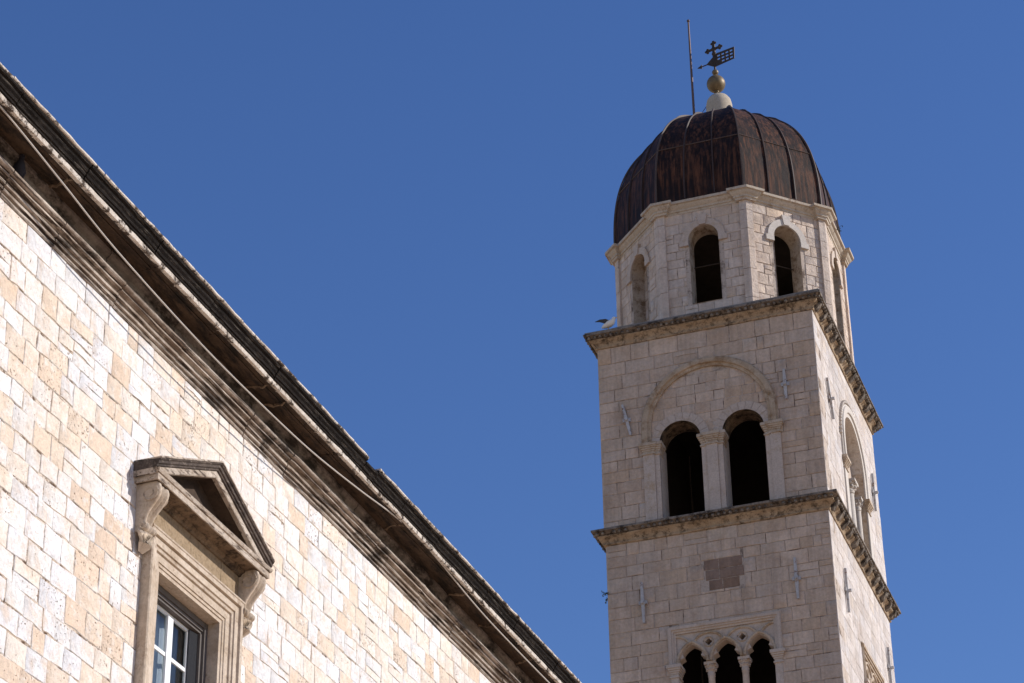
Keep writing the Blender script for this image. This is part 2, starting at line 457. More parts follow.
def cut_out(poly, hole):
    """convex polygon minus a convex hole -> the largest convex remainder; None when swallowed."""
    inter = poly
    n = len(hole); sgn = 1 if sum(hole[i][0] * hole[(i + 1) % n][1] - hole[(i + 1) % n][0] * hole[i][1] for i in range(n)) > 0 else -1
    edges = []
    for i in range(n):
        a, b = hole[i], hole[(i + 1) % n]
        dx, dz = b[0] - a[0], b[1] - a[1]; L = math.hypot(dx, dz)
        if L < 1e-6: continue
        nx, nz = sgn * dz / L, -sgn * dx / L          # outward normal
        edges.append((a, nx, nz)); inter = clip(inter, a, nx, nz)
        if len(inter) < 3: return poly
    if area(inter) < 1e-5: return poly
    best, ba = None, 0
    for a, nx, nz in edges:
        q = clip(poly, a, -nx, -nz)
        if len(q) >= 3 and area(q) > ba: best, ba = q, area(q)
    return best if ba > 0.006 else None

def add_block(bm, fr, poly, gap, bev, off, jit, rng, depth=0.03, mi=0):
    n = len(poly); cx = sum(p[0] for p in poly) / n; cz = sum(p[1] for p in poly) / n
    pts = []
    for i in range(n):
        a, b = poly[i], poly[(i + 1) % n]
        pts.append(a)
        if math.hypot(b[0] - a[0], b[1] - a[1]) > 0.16: pts.append(((a[0] + b[0]) / 2, (a[1] + b[1]) / 2))
    out = []
    for u, z in pts:
        d = math.hypot(u - cx, z - cz) or 1
        k = max(0.1, 1 - gap * 1.25 / d)
        out.append((cx + (u - cx) * k + rng.uniform(-jit, jit), cz + (z - cz) * k + rng.uniform(-jit, jit)))
    def ins(b):
        r = []
        for u, z in out:
            d = math.hypot(u - cx, z - cz) or 1; k = max(0.1, 1 - b * 1.3 / d); r.append((cx + (u - cx) * k, cz + (z - cz) * k))
        return r
    tx, tz = rng.uniform(-1, 1) * bev * 0.5, rng.uniform(-1, 1) * bev * 0.5
    rings = [[bm.verts.new(fr.p(u, z, off - depth)) for u, z in out], [bm.verts.new(fr.p(u, z, off - bev)) for u, z in out],
             [bm.verts.new(fr.p(u, z, off + tx * (u - cx) + tz * (z - cz))) for u, z in ins(bev)]]
    m = len(out)
    for r0, r1 in zip(rings[:-1], rings[1:]):
        for i in range(m):
            f = bm.faces.new((r0[i], r0[(i + 1) % m], r1[(i + 1) % m], r1[i])); f.material_index = mi
    f = bm.faces.new(rings[-1]); f.material_index = mi

def ashlar(bm, fr, u0, u1, z0, z1, hr, wr, holes=(), gap=0.010, bev=0.012, jit=0.004, offj=0.006, seed=1, rects=(), split=0.08, mi=0):
    rng = random.Random(seed)
    z = z0; prev = []
    while z < z1 - 0.02:
        h = rng.uniform(*hr)
        if z1 - (z + h) < hr[0] * 0.7: h = z1 - z
        u = u0 - 0.0; joints = []
        while u < u1 - 0.01:
            w = rng.uniform(*wr)
            for _ in range(6):
                if all(abs(u + w - q) > 0.06 for q in prev): break
                w = rng.uniform(*wr)
            if u1 - (u + w) < wr[0] * 0.6: w = u1 - u
            joints.append(u + w)
            cells = [(u, u + w, z, z + h)]
            q = rng.random()
            if q < split and h > 0.22: k = rng.uniform(0.35, 0.65); cells = [(u, u + w, z, z + h * k), (u, u + w, z + h * k, z + h)]
            elif q < split * 2 and w > 0.5: k = rng.uniform(0.3, 0.7); cells = [(u, u + w * k, z, z + h), (u + w * k, u + w, z, z + h)]
            for a, b, c, d in cells:
                dz0, dz1 = rng.uniform(-1, 1) * jit * 1.5, rng.uniform(-1, 1) * jit * 1.5
                poly = [(a, c + dz0), (b, c + dz1), (b, d + dz1), (a, d + dz0)]
                off = rng.uniform(-offj, offj)
                for hl in holes:
                    if poly is None: break
                    us = [p[0] for p in hl]; zs = [p[1] for p in hl]
                    if b < min(us) or a > max(us) or d < min(zs) or c > max(zs): continue
                    poly = cut_out(poly, hl)
                if poly: add_block(bm, fr, poly, gap, bev, off, jit, rng, mi=mi)
            u += w
        prev = joints; z += h

def ring(bm, fr, c, zs, r0, r1, o0, o1, a0=0.0, a1=PI, n=24, steps=None, mi=0):
    """half-ring moulding; steps: list of (radius, off) profile from the inner to the outer edge."""
    prof = steps or [(r0, o0), (r0, o1), (r1, o1), (r1, o0)]
    rr = []
    for i in range(n + 1):
        a = a0 + (a1 - a0) * i / n
        rr.append([bm.verts.new(fr.p(c + r * math.cos(a), zs + r * math.sin(a), o)) for r, o in prof])
    for q0, q1 in zip(rr[:-1], rr[1:]):
        for k in range(len(prof) - 1):
            f = bm.faces.new((q0[k], q1[k], q1[k + 1], q0[k + 1])); f.material_index = mi
    for q in (rr[0], rr[-1]):
        if len(q) > 2: bm.faces.new(q).material_index = mi

def voussoirs(bm, fr, c, zs, r0, r1, o0, o1, n, rng, gap=0.008, key=None):
    for i in range(n):
        a0 = PI * i / n + gap / r0 / 2; a1 = PI * (i + 1) / n - gap / r0 / 2; e = rng.uniform(-0.004, 0.004)
        pts = [(c + r1 * math.cos(a), zs + r1 * math.sin(a)) for a in (a0, (a0 + a1) / 2, a1)] + [(c + r0 * math.cos(a), zs + r0 * math.sin(a)) for a in (a1, (a0 + a1) / 2, a0)]
        add_prism(bm, fr, pts, o0, o1 + e, bevel=0.0)

# ------------------------------------------------------------------ ground
bm = bmesh.new()
v = [bm.verts.new(p) for p in ((-1500, -1500, -1.6), (1500, -1500, -1.6), (1500, 1500, -1.6), (-1500, 1500, -1.6))]
bm.faces.new(v)
tag(obj('ground', bm, M['pavement']), kind='structure')

# ------------------------------------------------------------------ palace (left building)
DY = 0.037881817505
BO = (-1.333, -56.953)
FB = Frame(BO, (math.sin(DY), math.cos(DY)))
FB.o = Vector((-1.333, -56.953, 0))
GZ = -1.6
S0, S1, ZW = 4.0, 41.0, 14.79
palace = thing('stone_palace', FB.p(22, GZ, -5), 'long pale ashlar stone building with a blackened cornice and one pedimented window', 'building')
WC = 22.54                     # window axis
OW = 0.71                      # half opening
OZ0, OZ1 = 9.3, 12.15
bm = bmesh.new()
add_panel(bm, FB, [(S0, GZ), (S1, GZ), (S1, ZW + 0.75), (S0, ZW + 0.75)], [[(WC - OW, OZ0), (WC + OW, OZ0), (WC + OW, OZ1), (WC - OW, OZ1)]], 0.45)
for v in bm.verts: v.co -= FB.n * 0.008
# the other three sides
add_box(bm, FB, S0, S0 + 0.45, GZ, ZW + 0.6, -10, -0.48)
add_box(bm, FB, S1 - 0.45, S1, GZ, ZW + 0.6, -10, -0.48)
add_box(bm, FB, S0, S1, GZ, ZW + 0.6, -10.45, -10.003)
walls = obj('wall', bm, M['palace_mortar'], palace)
bm = bmesh.new()
hole = [(WC - 1.0, OZ0 - 0.3), (WC + 1.0, OZ0 - 0.3), (WC + 1.0, OZ1 + 0.30), (WC - 1.0, OZ1 + 0.30)]
ashlar(bm, FB, S0, S1, GZ, ZW, (0.22, 0.31), (0.22, 0.50), [hole], gap=0.0040, bev=0.006, jit=0.009, offj=0.003, seed=21, split=0.10)
obj('ashlar_facing', bm, M['palace'], palace, smooth=True)

# cornice: bed mould, frieze strip, soffit, corona, black cyma
def cor_path(): return [tuple(FB.p(S0 - 0.3, 0, 0).to_2d()), tuple(FB.p(S1 + 0.3, 0, 0).to_2d())]
path = [FB.p(S0 - 0.3, 0), FB.p(S1 + 0.3, 0)]
path2 = [(p.x, p.y) for p in path]
def strip(name, prof, mat, parent, s0=S0 - 0.3, s1=S1 + 0.3, wob=0.0, step=0.35, seed=3, smooth=22, joint=1.45):
    """a moulding along the facade, cut by open joints between stone lengths and slightly uneven"""
    rng = random.Random(seed); bm = bmesh.new(); rows = []
    n = max(2, int((s1 - s0) / step)); nxt = s0 + rng.uniform(0.4, joint); stone = (0.0, 0.0)
    def row(s, ins=0.0):
        a, b = rng.uniform(-wob, wob) + stone[0], rng.uniform(-wob, wob) + stone[1]
        rows.append([bm.verts.new(FB.p(s, z + b, o + (a - ins if 0 < k < len(prof) - 1 else 0))) for k, (o, z) in enumerate(prof)])
    for i in range(n + 1):
        s = s0 + (s1 - s0) * i / n
        while nxt < s and nxt < s1 - 0.1:
            row(nxt - 0.007); row(nxt - 0.005, 0.03)
            stone = (rng.uniform(-wob, wob) * 1.3, rng.uniform(-wob, wob) * 1.3)
            row(nxt + 0.005, 0.03); row(nxt + 0.007)
            nxt += joint * rng.uniform(0.7, 1.3)
        row(s)
    for r0, r1 in zip(rows[:-1], rows[1:]):
        for k in range(len(prof) - 1): bm.faces.new((r0[k], r1[k], r1[k + 1], r0[k + 1]))
    bm.faces.new(rows[0]); bm.faces.new(list(reversed(rows[-1])))
    return obj(name, bm, mat, parent, smooth=smooth)
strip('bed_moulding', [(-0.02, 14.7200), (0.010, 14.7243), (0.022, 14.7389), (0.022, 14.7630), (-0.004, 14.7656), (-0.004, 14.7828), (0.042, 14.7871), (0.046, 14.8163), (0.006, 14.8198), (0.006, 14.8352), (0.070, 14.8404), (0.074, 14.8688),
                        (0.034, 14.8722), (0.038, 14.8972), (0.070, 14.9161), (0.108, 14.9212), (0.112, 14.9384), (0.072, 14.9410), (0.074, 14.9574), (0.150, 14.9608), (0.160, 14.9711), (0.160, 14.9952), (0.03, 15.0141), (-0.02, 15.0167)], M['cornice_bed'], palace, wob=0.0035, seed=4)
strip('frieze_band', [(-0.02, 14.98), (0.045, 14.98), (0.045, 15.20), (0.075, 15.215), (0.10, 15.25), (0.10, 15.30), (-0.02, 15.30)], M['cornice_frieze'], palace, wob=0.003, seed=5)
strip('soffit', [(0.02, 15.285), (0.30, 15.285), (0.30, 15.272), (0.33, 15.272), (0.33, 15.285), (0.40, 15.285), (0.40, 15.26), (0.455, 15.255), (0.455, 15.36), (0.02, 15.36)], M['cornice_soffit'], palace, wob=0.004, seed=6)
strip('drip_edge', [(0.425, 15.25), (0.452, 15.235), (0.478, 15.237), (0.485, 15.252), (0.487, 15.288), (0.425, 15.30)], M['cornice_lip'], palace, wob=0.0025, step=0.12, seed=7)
DZC = -0.018
CY = [(0.40, 15.286), (0.490, 15.290), (0.498, 15.312), (0.500, 15.335), (0.516, 15.343), (0.522, 15.372), (0.545, 15.395), (0.552, 15.425), (0.578, 15.437), (0.585, 15.452), (0.585, 15.470), (0.40, 15.478)]
CY = [(o, z + (DZC if z > 15.3 else 0)) for o, z in CY]
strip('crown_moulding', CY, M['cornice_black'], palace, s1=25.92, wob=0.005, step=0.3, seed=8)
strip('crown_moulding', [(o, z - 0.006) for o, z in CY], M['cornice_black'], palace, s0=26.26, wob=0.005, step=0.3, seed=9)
strip('crown_moulding', [(o - 0.02, z - 0.035) if z > 15.4 else (o, z) for o, z in CY], M['cornice_black'], palace, s0=25.925, s1=26.255, wob=0.008, step=0.12, seed=10)
LP = [(0.42, 15.478), (0.592, 15.472), (0.602, 15.480), (0.602, 15.500), (0.42, 15.508)]
LP = [(o, z + DZC) for o, z in LP]
strip('top_lip', LP, M['cornice_lip'], palace, s1=25.92, wob=0.005, step=0.15, seed=11)
strip('top_lip', [(o, z - 0.006) for o, z in LP], M['cornice_lip'], palace, s0=26.26, wob=0.005, step=0.15, seed=12)
# uneven slab joints and mortar smears that run across the soffit
rng = random.Random(5)
for s in (14.6, 18.87, 23.48, 23.94, 27.47, 29.70, 30.80, 32.18):
    bm = bmesh.new()
    pts = []
    for k in range(11):
        o = 0.10 + 0.36 * k / 10
        pts.append(FB.p(s + rng.uniform(-0.02, 0.02) + 0.03 * math.sin(k * 0.6 + s), 15.284, o))
    add_tube(bm, pts, [rng.uniform(0.010, 0.026) for _ in pts], 6)
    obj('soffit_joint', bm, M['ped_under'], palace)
# roof
bm = bmesh.new()
pr = [FB.p(S0 - .3, 15.40, 0.38), FB.p(S1 + .3, 15.40, 0.38), FB.p(S1 + .3, 17.4, -5.2), FB.p(S0 - .3, 17.4, -5.2), FB.p(S0 - .3, 15.40, -10.9), FB.p(S1 + .3, 15.40, -10.9)]
v = [bm.verts.new(p) for p in pr]
bm.faces.new((v[0], v[1], v[2], v[3])); bm.faces.new((v[3], v[2], v[5], v[4])); bm.faces.new((v[0], v[3], v[4])); bm.faces.new((v[1], v[5], v[2])); bm.faces.new((v[0], v[4], v[5], v[1]))
obj('roof', bm, M['roof_tile'], palace)

# ---- the pedimented window
def sub(name, bm, mat, parent, smooth=24): return obj(name, bm, mat, parent, smooth)
bm = bmesh.new()
# architrave: stepped profile, three sides; built as a mitred frame: (distance from the opening edge, off)
AP = [(0.0, -0.06), (0.0, 0.012), (0.04, 0.016), (0.045, 0.028), (0.075, 0.032), (0.08, 0.010 + 0.034), (0.155, 0.050), (0.165, 0.042), (0.175, 0.066), (0.205, 0.074), (0.212, 0.060), (0.222, 0.086),
      (0.29, 0.092), (0.298, 0.082), (0.308, 0.118), (0.352, 0.125), (0.368, 0.112), (0.368, -0.06)]
corners = [(-1, OZ0 - 0.2), (-1, OZ1), (1, OZ1), (1, OZ0 - 0.2)]
rows = []
for sx, zz in corners:
    top = zz == OZ1
    rows.append([bm.verts.new(FB.p(WC + sx * (OW + d), zz + (d if top else 0), o)) for d, o in AP])
for r0, r1 in zip(rows[:-1], rows[1:]):
    for k in range(len(AP) - 1): bm.faces.new((r0[k], r0[k + 1], r1[k + 1], r1[k]))
win = obj('window', bm, M['win_stone'], palace, smooth=20)
# jamb reveals
bm = bmesh.new()
for sx in (-1, 1):
    a, b = sorted((WC + sx * (OW - 0.002), WC + sx * (OW + 0.05)))
    add_box(bm, FB, a, b, OZ0 - 0.1, OZ1 + 0.05, -0.40, -0.005)
add_box(bm, FB, WC - OW + 0.002, WC + OW - 0.002, OZ1 - 0.002, OZ1 + 0.048, -0.40, -0.008)
sub('reveal', bm, M['win_stone'], win)
# lintel moulding above architrave + frieze
def hmould(prof, x0, x1, dark=()):
    """horizontal moulding with mitred returns to the wall"""
    bm = bmesh.new()
    pth = [FB.p(x0, 0, 0), FB.p(x0, 0, 0.0001), FB.p(x1, 0, 0.0001), FB.p(x1, 0, 0)]
    rows = []
    for o, z in prof:
        rows.append([bm.verts.new(FB.p(x0 - o, z, 0)), bm.verts.new(FB.p(x0 - o, z, o)), bm.verts.new(FB.p(x1 + o, z, o)), bm.verts.new(FB.p(x1 + o, z, 0))])
    for j, (r0, r1) in enumerate(zip(rows[:-1], rows[1:])):
        for i in range(3): bm.faces.new((r0[i], r0[i + 1], r1[i + 1], r1[i])).material_index = 1 if j in dark else 0
    return bm
HW = OW + 0.368
bm = bmesh.new()
add_box(bm, FB, WC - HW + 0.02, WC + HW - 0.02, OZ1 + 0.36, 12.93, -0.05, 0.045)
add_box(bm, FB, WC + 0.62, WC + 0.64, OZ1 + 0.42, 12.90, 0.03, 0.050, 0)
sub('frieze', bm, M['frieze'], win, False)
bm = hmould([(0.0, 12.505), (0.115, 12.506), (0.128, 12.516), (0.132, 12.532), (0.124, 12.542), (0.098, 12.552), (0.088, 12.566), (0.04, 12.572)], WC - HW + 0.12, WC + HW - 0.12)
sub('lintel_moulding', bm, M['win_stone'], win)
# horizontal pediment cornice: bed mould + corona + sima
PW = 1.39
x0p, x1p = WC - PW + 0.335, WC + PW - 0.335
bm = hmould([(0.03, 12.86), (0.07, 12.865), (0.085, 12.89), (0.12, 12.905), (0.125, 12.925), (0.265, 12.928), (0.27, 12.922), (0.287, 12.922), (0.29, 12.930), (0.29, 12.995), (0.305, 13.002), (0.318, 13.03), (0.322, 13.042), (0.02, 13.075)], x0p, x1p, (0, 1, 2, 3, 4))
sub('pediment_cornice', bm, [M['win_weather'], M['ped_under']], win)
# raking cornices (section swept along the rake and mitred at the apex)
zb, za = 13.045, 13.665
hw = PW - 0.01
sl_ = (za - zb) / hw
L = math.hypot(1, sl_); 
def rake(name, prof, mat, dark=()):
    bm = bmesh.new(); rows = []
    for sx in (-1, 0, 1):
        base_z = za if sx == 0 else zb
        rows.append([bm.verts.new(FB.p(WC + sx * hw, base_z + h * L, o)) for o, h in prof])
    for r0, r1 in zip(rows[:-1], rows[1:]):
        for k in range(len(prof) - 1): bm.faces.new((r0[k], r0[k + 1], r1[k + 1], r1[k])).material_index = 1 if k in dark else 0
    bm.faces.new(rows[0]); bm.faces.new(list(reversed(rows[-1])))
    return sub(name, bm, [mat, M['ped_field']], win)  # raking undersides: stain plus shade painted in by the darker slot
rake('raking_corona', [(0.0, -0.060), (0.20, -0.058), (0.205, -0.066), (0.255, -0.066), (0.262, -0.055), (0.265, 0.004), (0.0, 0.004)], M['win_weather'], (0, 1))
rake('raking_sima', [(0.0, 0.006), (0.270, 0.006), (0.283, 0.014), (0.286, 0.030), (0.303, 0.040), (0.309, 0.066), (0.326, 0.078), (0.332, 0.092), (0.0, 0.110)], M['ped_black'])
rake('raking_lip', [(0.22, 0.1), (0.330, 0.0925), (0.339, 0.094), (0.339, 0.112), (0.0, 0.122)], M['win_weather'])
# tympanum
bm = bmesh.new()
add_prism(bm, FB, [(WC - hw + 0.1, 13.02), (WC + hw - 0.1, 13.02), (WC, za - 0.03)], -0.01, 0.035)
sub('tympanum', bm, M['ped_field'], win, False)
# scroll consoles
def console(sx):
    bm = bmesh.new()
    # side outline (off, z) of the S scroll
    top = 12.925
    out = [(0.0, top), (0.245, top), (0.275, top - 0.03), (0.288, top - 0.075), (0.280, top - 0.13), (0.255, top - 0.18), (0.215, top - 0.235), (0.170, top - 0.29), (0.135, top - 0.345),
           (0.115, top - 0.40), (0.108, top - 0.44), (0.125, top - 0.455), (0.150, top - 0.475), (0.158, top - 0.505), (0.145, top - 0.535), (0.115, top - 0.55), (0.0, top - 0.55)]
    c = WC + sx * 1.175
    # cross-wise relief: two raised rolls and a hollow between them
    cols = [(-0.115, -0.020), (-0.108, -0.002), (-0.085, 0.008), (-0.062, 0.0), (-0.050, -0.024), (-0.035, -0.030), (0.0, -0.002), (0.035, -0.030), (0.050, -0.024), (0.062, 0.0), (0.085, 0.008), (0.108, -0.002), (0.115, -0.020)]
    rows = []
    for du, e in cols:
        rows.append([bm.verts.new(FB.p(c + du * (1.0 - 0.22 * min(1, max(0, (top - z) / 0.42))), z, max(0.0, o + (e if 0 < k < len(out) - 1 else 0)))) for k, (o, z) in enumerate(out)])
    for r0, r1 in zip(rows[:-1], rows[1:]):
        for k in range(len(out) - 1): bm.faces.new((r0[k], r0[k + 1], r1[k + 1], r1[k]))
    for r in (rows[0], rows[-1]):
        bm.faces.new(r)
    # volutes carved on both cheeks
    for side in (-1, 1):
        for (oc, zc, rad) in ((0.165, top - 0.125, 0.108), (0.105, top - 0.50, 0.045)):
            pts = []
            for k in range(26):
                a = 0.9 - k / 25 * 1.35 * 2 * PI; r = rad * (1 - 0.72 * k / 25)
                pts.append(FB.p(c + side * 0.112, zc + r * math.sin(a), oc + r * math.cos(a)))
            add_tube(bm, pts, 0.008, 6)
    # leaf drop below
    n = 7
    for k in range(n):
        t = (k - (n - 1) / 2) / ((n - 1) / 2)
        pts = [FB.p(c + 0.09 * t, top - 0.53, 0.05), FB.p(c + 0.10 * t, top - 0.60, 0.135 - 0.045 * t * t), FB.p(c + 0.075 * t, top - 0.68, 0.12 - 0.04 * t * t), FB.p(c + 0.03 * t, top - 0.76, 0.035)]
        add_tube(bm, pts, [0.026, 0.036, 0.030, 0.012], 7)
    return sub('console', bm, M['win_stone'], win, 45)
console(-1); console(1)
# timber frame, insect screen, sashes, glass, curtains
bm = bmesh.new()
fx0, fx1 = WC - OW + 0.004, WC + OW - 0.004
for a, b, o0, o1 in ((fx0, fx0 + 0.07, -0.20, -0.13), (fx1 - 0.07, fx1, -0.20, -0.13)):
    add_box(bm, FB, a, b, OZ0, OZ1 - 0.006, o0, o1)
add_box(bm, FB, fx0 + 0.072, fx1 - 0.072, OZ1 - 0.075, OZ1 - 0.008, -0.20, -0.132)
add_box(bm, FB, fx0 + 0.072, fx1 - 0.072, OZ1 - 0.115, OZ1 - 0.079, -0.215, -0.150)
add_box(bm, FB, fx0 + 0.072, fx1 - 0.072, OZ1 - 0.145, OZ1 - 0.119, -0.225, -0.168)
for x in (fx0 + 0.072, fx1 - 0.112): add_box(bm, FB, x, x + 0.04, OZ0, OZ1 - 0.15, -0.225, -0.160)
obj('timber_frame', bm, M['wood'], win)
bm = bmesh.new()   # screen leaf folded against the right side
for k in range(16):
    x = fx1 - 0.115 - 0.010 * k
    add_box(bm, FB, x - 0.004, x, OZ0, OZ1 - 0.16, -0.235 - 0.0012 * k, -0.190 - 0.0012 * k)
obj('insect_screen', bm, M['mesh'], win)
bm = bmesh.new()
so0, so1 = -0.262, -0.232
sx0, sx1 = fx0 + 0.10, fx1 - 0.26
top_z = OZ1 - 0.15
add_box(bm, FB, sx0, sx1, top_z - 0.035, top_z, so0, so1)
mx_ = 22.565
add_box(bm, FB, mx_ - 0.058, mx_ + 0.058, OZ0, top_z - 0.037, so0, so1 + 0.008)
add_box(bm, FB, sx0, sx0 + 0.04, OZ0, top_z - 0.037, so0, so1)
add_box(bm, FB, sx1 - 0.022, sx1, OZ0, top_z - 0.037, so0, so1)
for z in (11.50, 10.9, 10.3, 9.7):
    add_box(bm, FB, sx0 + 0.042, mx_ - 0.060, z - 0.022, z + 0.022, so0 + 0.002, so1 - 0.004)
    add_box(bm, FB, mx_ + 0.060, sx1 - 0.024, z - 0.022, z + 0.022, so0 + 0.002, so1 - 0.004)
obj('sash', bm, M['white_paint'], win)
bm = bmesh.new()
bm.faces.new([bm.verts.new(FB.p(u, z, -0.249)) for u, z in ((sx0 + 0.01, OZ0), (sx1 - 0.01, OZ0), (sx1 - 0.01, top_z - 0.01), (sx0 + 0.01, top_z - 0.01))])
obj('pane', bm, M['glass'], win, recalc=False)
bm = bmesh.new()
ys = [sx1 + 0.25 - 0.02 * k for k in range(60)]
def drape(bm, x0, x1, off, amp, n):
    rows = []
    for k in range(n + 1):
        x = x0 + (x1 - x0) * k / n; o = off + amp * math.sin(k * 1.3)
        rows.append((bm.verts.new(FB.p(x, OZ0 - 0.2, o)), bm.verts.new(FB.p(x, OZ1, o))))
    for a, b in zip(rows[:-1], rows[1:]): bm.faces.new((a[0], b[0], b[1], a[1]))
drape(bm, WC + 0.10, WC + OW + 0.6, -0.40, 0.015, 50)
cu = obj('curtain', bm, M['curtain'], win)
bm = bmesh.new(); drape(bm, WC - OW, WC + 0.22, -0.36, 0.012, 40)
obj('curtain', bm, M['curtain_light'], win)
bm = bmesh.new()
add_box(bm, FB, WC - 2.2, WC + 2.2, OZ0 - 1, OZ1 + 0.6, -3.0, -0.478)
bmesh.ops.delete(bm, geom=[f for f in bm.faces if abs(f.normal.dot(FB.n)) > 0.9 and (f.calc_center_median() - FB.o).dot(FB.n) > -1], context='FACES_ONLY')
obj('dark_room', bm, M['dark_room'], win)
# sill
bm = hmould([(0.0, OZ0 - 0.40), (0.10, OZ0 - 0.38), (0.16, OZ0 - 0.33), (0.18, OZ0 - 0.22), (0.0, OZ0 - 0.20)], WC - HW - 0.05, WC + HW + 0.05)
sub('sill', bm, M['win_stone'], win)

# ---- cable slung along the cornice
cb = [(12.0, 15.25), (14.8, 15.255), (16.4, 15.245), (17.371, 15.23), (18.6, 15.10), (19.792, 14.96), (21.705, 14.876), (23.2, 14.89), (24.604, 14.951), (26.0, 15.10), (27.0, 15.235), (27.749, 15.29), (28.667, 15.265), (29.6, 15.19), (30.659, 15.15), (32.8, 15.155), (34.5, 15.2), (37, 15.28), (40, 15.26)]
bm = bmesh.new()
pts = []
for i in range(len(cb) - 1):
    for k in range(6):
        t = k / 6
        def cr(a, b, c, d): return 0.5 * ((2 * b) + (-a + c) * t + (2 * a - 5 * b + 4 * c - d) * t * t + (-a + 3 * b - 3 * c + d) * t ** 3)
        q = [cb[max(0, i - 1)], cb[i], cb[i + 1], cb[min(len(cb) - 1, i + 2)]]
        pts.append(FB.p(cr(*[w[0] for w in q]), cr(*[w[1] for w in q]) - 0.012, 0.42))
pts.append(FB.p(cb[-1][0], cb[-1][1], 0.42))
add_tube(bm, pts, 0.0095, 8)
tag(obj('cable', bm, M['cable'], smooth=True), 'thin pale cable slung along under the overhanging cornice of the left building', 'cable')

# ------------------------------------------------------------------ bell tower
W, D = 6.0, 7.362
Z2, Z1 = 30.147, 36.105
tower = thing('bell_tower', (-3, D / 2, GZ), 'tall square limestone bell tower with octagonal drum and brown copper dome against blue sky', 'bell tower')
FA = Frame((-W, 0), (1, 0))            # u = x + 6
FR = Frame((0, 0), (0, 1))             # u = y
FL = Frame((-W, D), (0, -1))
FK = Frame((0, D), (-1, 0))
OCT_C = Vector((-2.99, 3.68)); OH = 3.04; OC = 1.78
def fa(x): return x + W
G = -0.027

# -- belfry stage openings
awin = [(fa(-3.81), 0.565), (fa(-2.09), 0.565)]
SC, SZ, SD = 4.02, 33.20, 0.30     # side arch: centre, springing height, depth of the recess
bwin = [(SC - 0.58, 0.42), (SC + 0.58, 0.42)]
side_loop = [(SC + 1.20, Z2 + 0.03)] + [(SC + 1.20 * math.cos(PI * k / 28), SZ + 1.20 * math.sin(PI * k / 28)) for k in range(29)] + [(SC - 1.20, Z2 + 0.03)]
ZS = 32.535
bm = bmesh.new()
aholes = [arch_loop(c, r, Z2 + 0.06, ZS) for c, r in awin]
bholes = [arch_loop(c, r, Z2 + 0.06, ZS) for c, r in bwin]
T = 0.62
def rebate(fr, w, holes, mi):
    b2 = bmesh.new(); add_panel(b2, fr, [(0, Z2 - 0.2), (w, Z2 - 0.2), (w, Z1 - 0.1), (0, Z1 - 0.1)], holes, T, 0, 1)
    return b2
def merge(dst, src, shift=0.0, n=None):
    me = bpy.data.meshes.new('tmp'); 
    if n is not None: bmesh.ops.translate(src, verts=src.verts, vec=n * shift)
    src.to_mesh(me); src.free(); dst.from_mesh(me); bpy.data.meshes.remove(me)
merge(bm, rebate(FA, W, aholes, 0), -0.016, FA.n)
obj('belfry_wall', bm, [M['tower_mortar'], M['inner_shade']], tower)
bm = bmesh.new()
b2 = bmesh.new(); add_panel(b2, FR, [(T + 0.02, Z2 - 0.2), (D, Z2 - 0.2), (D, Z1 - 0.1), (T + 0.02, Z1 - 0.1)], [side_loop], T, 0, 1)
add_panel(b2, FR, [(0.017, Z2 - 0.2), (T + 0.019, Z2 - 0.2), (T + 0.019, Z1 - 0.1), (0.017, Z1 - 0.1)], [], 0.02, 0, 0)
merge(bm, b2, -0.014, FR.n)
obj('belfry_wall', bm, [M['side_mortar'], M['inner_shade']], tower)
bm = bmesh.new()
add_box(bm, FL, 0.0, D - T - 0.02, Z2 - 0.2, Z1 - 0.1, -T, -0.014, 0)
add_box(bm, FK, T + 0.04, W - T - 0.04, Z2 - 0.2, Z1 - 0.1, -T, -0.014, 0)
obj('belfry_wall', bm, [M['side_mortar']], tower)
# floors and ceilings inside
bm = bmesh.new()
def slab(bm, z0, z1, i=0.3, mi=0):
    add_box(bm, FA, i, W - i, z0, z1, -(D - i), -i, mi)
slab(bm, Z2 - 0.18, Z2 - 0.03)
obj('chamber_floor', bm, M['inner_shade'], tower)
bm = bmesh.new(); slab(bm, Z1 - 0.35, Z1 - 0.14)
# near-black inner lining paints the shade of the chambers
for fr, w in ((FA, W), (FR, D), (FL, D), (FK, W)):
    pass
obj('chamber_ceiling', bm, M['inner_shade'], tower)
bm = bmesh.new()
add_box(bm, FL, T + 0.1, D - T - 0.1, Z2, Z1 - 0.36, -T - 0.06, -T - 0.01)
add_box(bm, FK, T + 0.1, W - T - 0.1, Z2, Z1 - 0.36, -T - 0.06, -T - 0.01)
obj('inner_lining', bm, M['inner_shade'], tower)

# -- ashlar facing
cor_h = 0.36
bm = bmesh.new()
hol = [arch_loop(c, r + 0.10, Z2 - 0.3, ZS, 8) for c, r in awin]
ring_c, ring_z, ring_r = fa(-2.99), 33.0, 1.73
hol += [[(ring_c + ring_r * math.cos(a), ring_z + ring_r * math.sin(a)) for a in (PI * k / 12 for k in range(13))]]
ashlar(bm, FA, 0, W, Z2 + 0.0, Z1 - cor_h, (0.30, 0.44), (0.36, 0.86), hol, gap=0.009, bev=0.008, jit=0.004, offj=0.004, seed=31)
bm2h = [arch_loop(c, r + 0.10, Z2 - 0.3, ZS, 8) for c, r in awin]
obj('ashlar_facing', bm, M['tower'], tower, smooth=True)
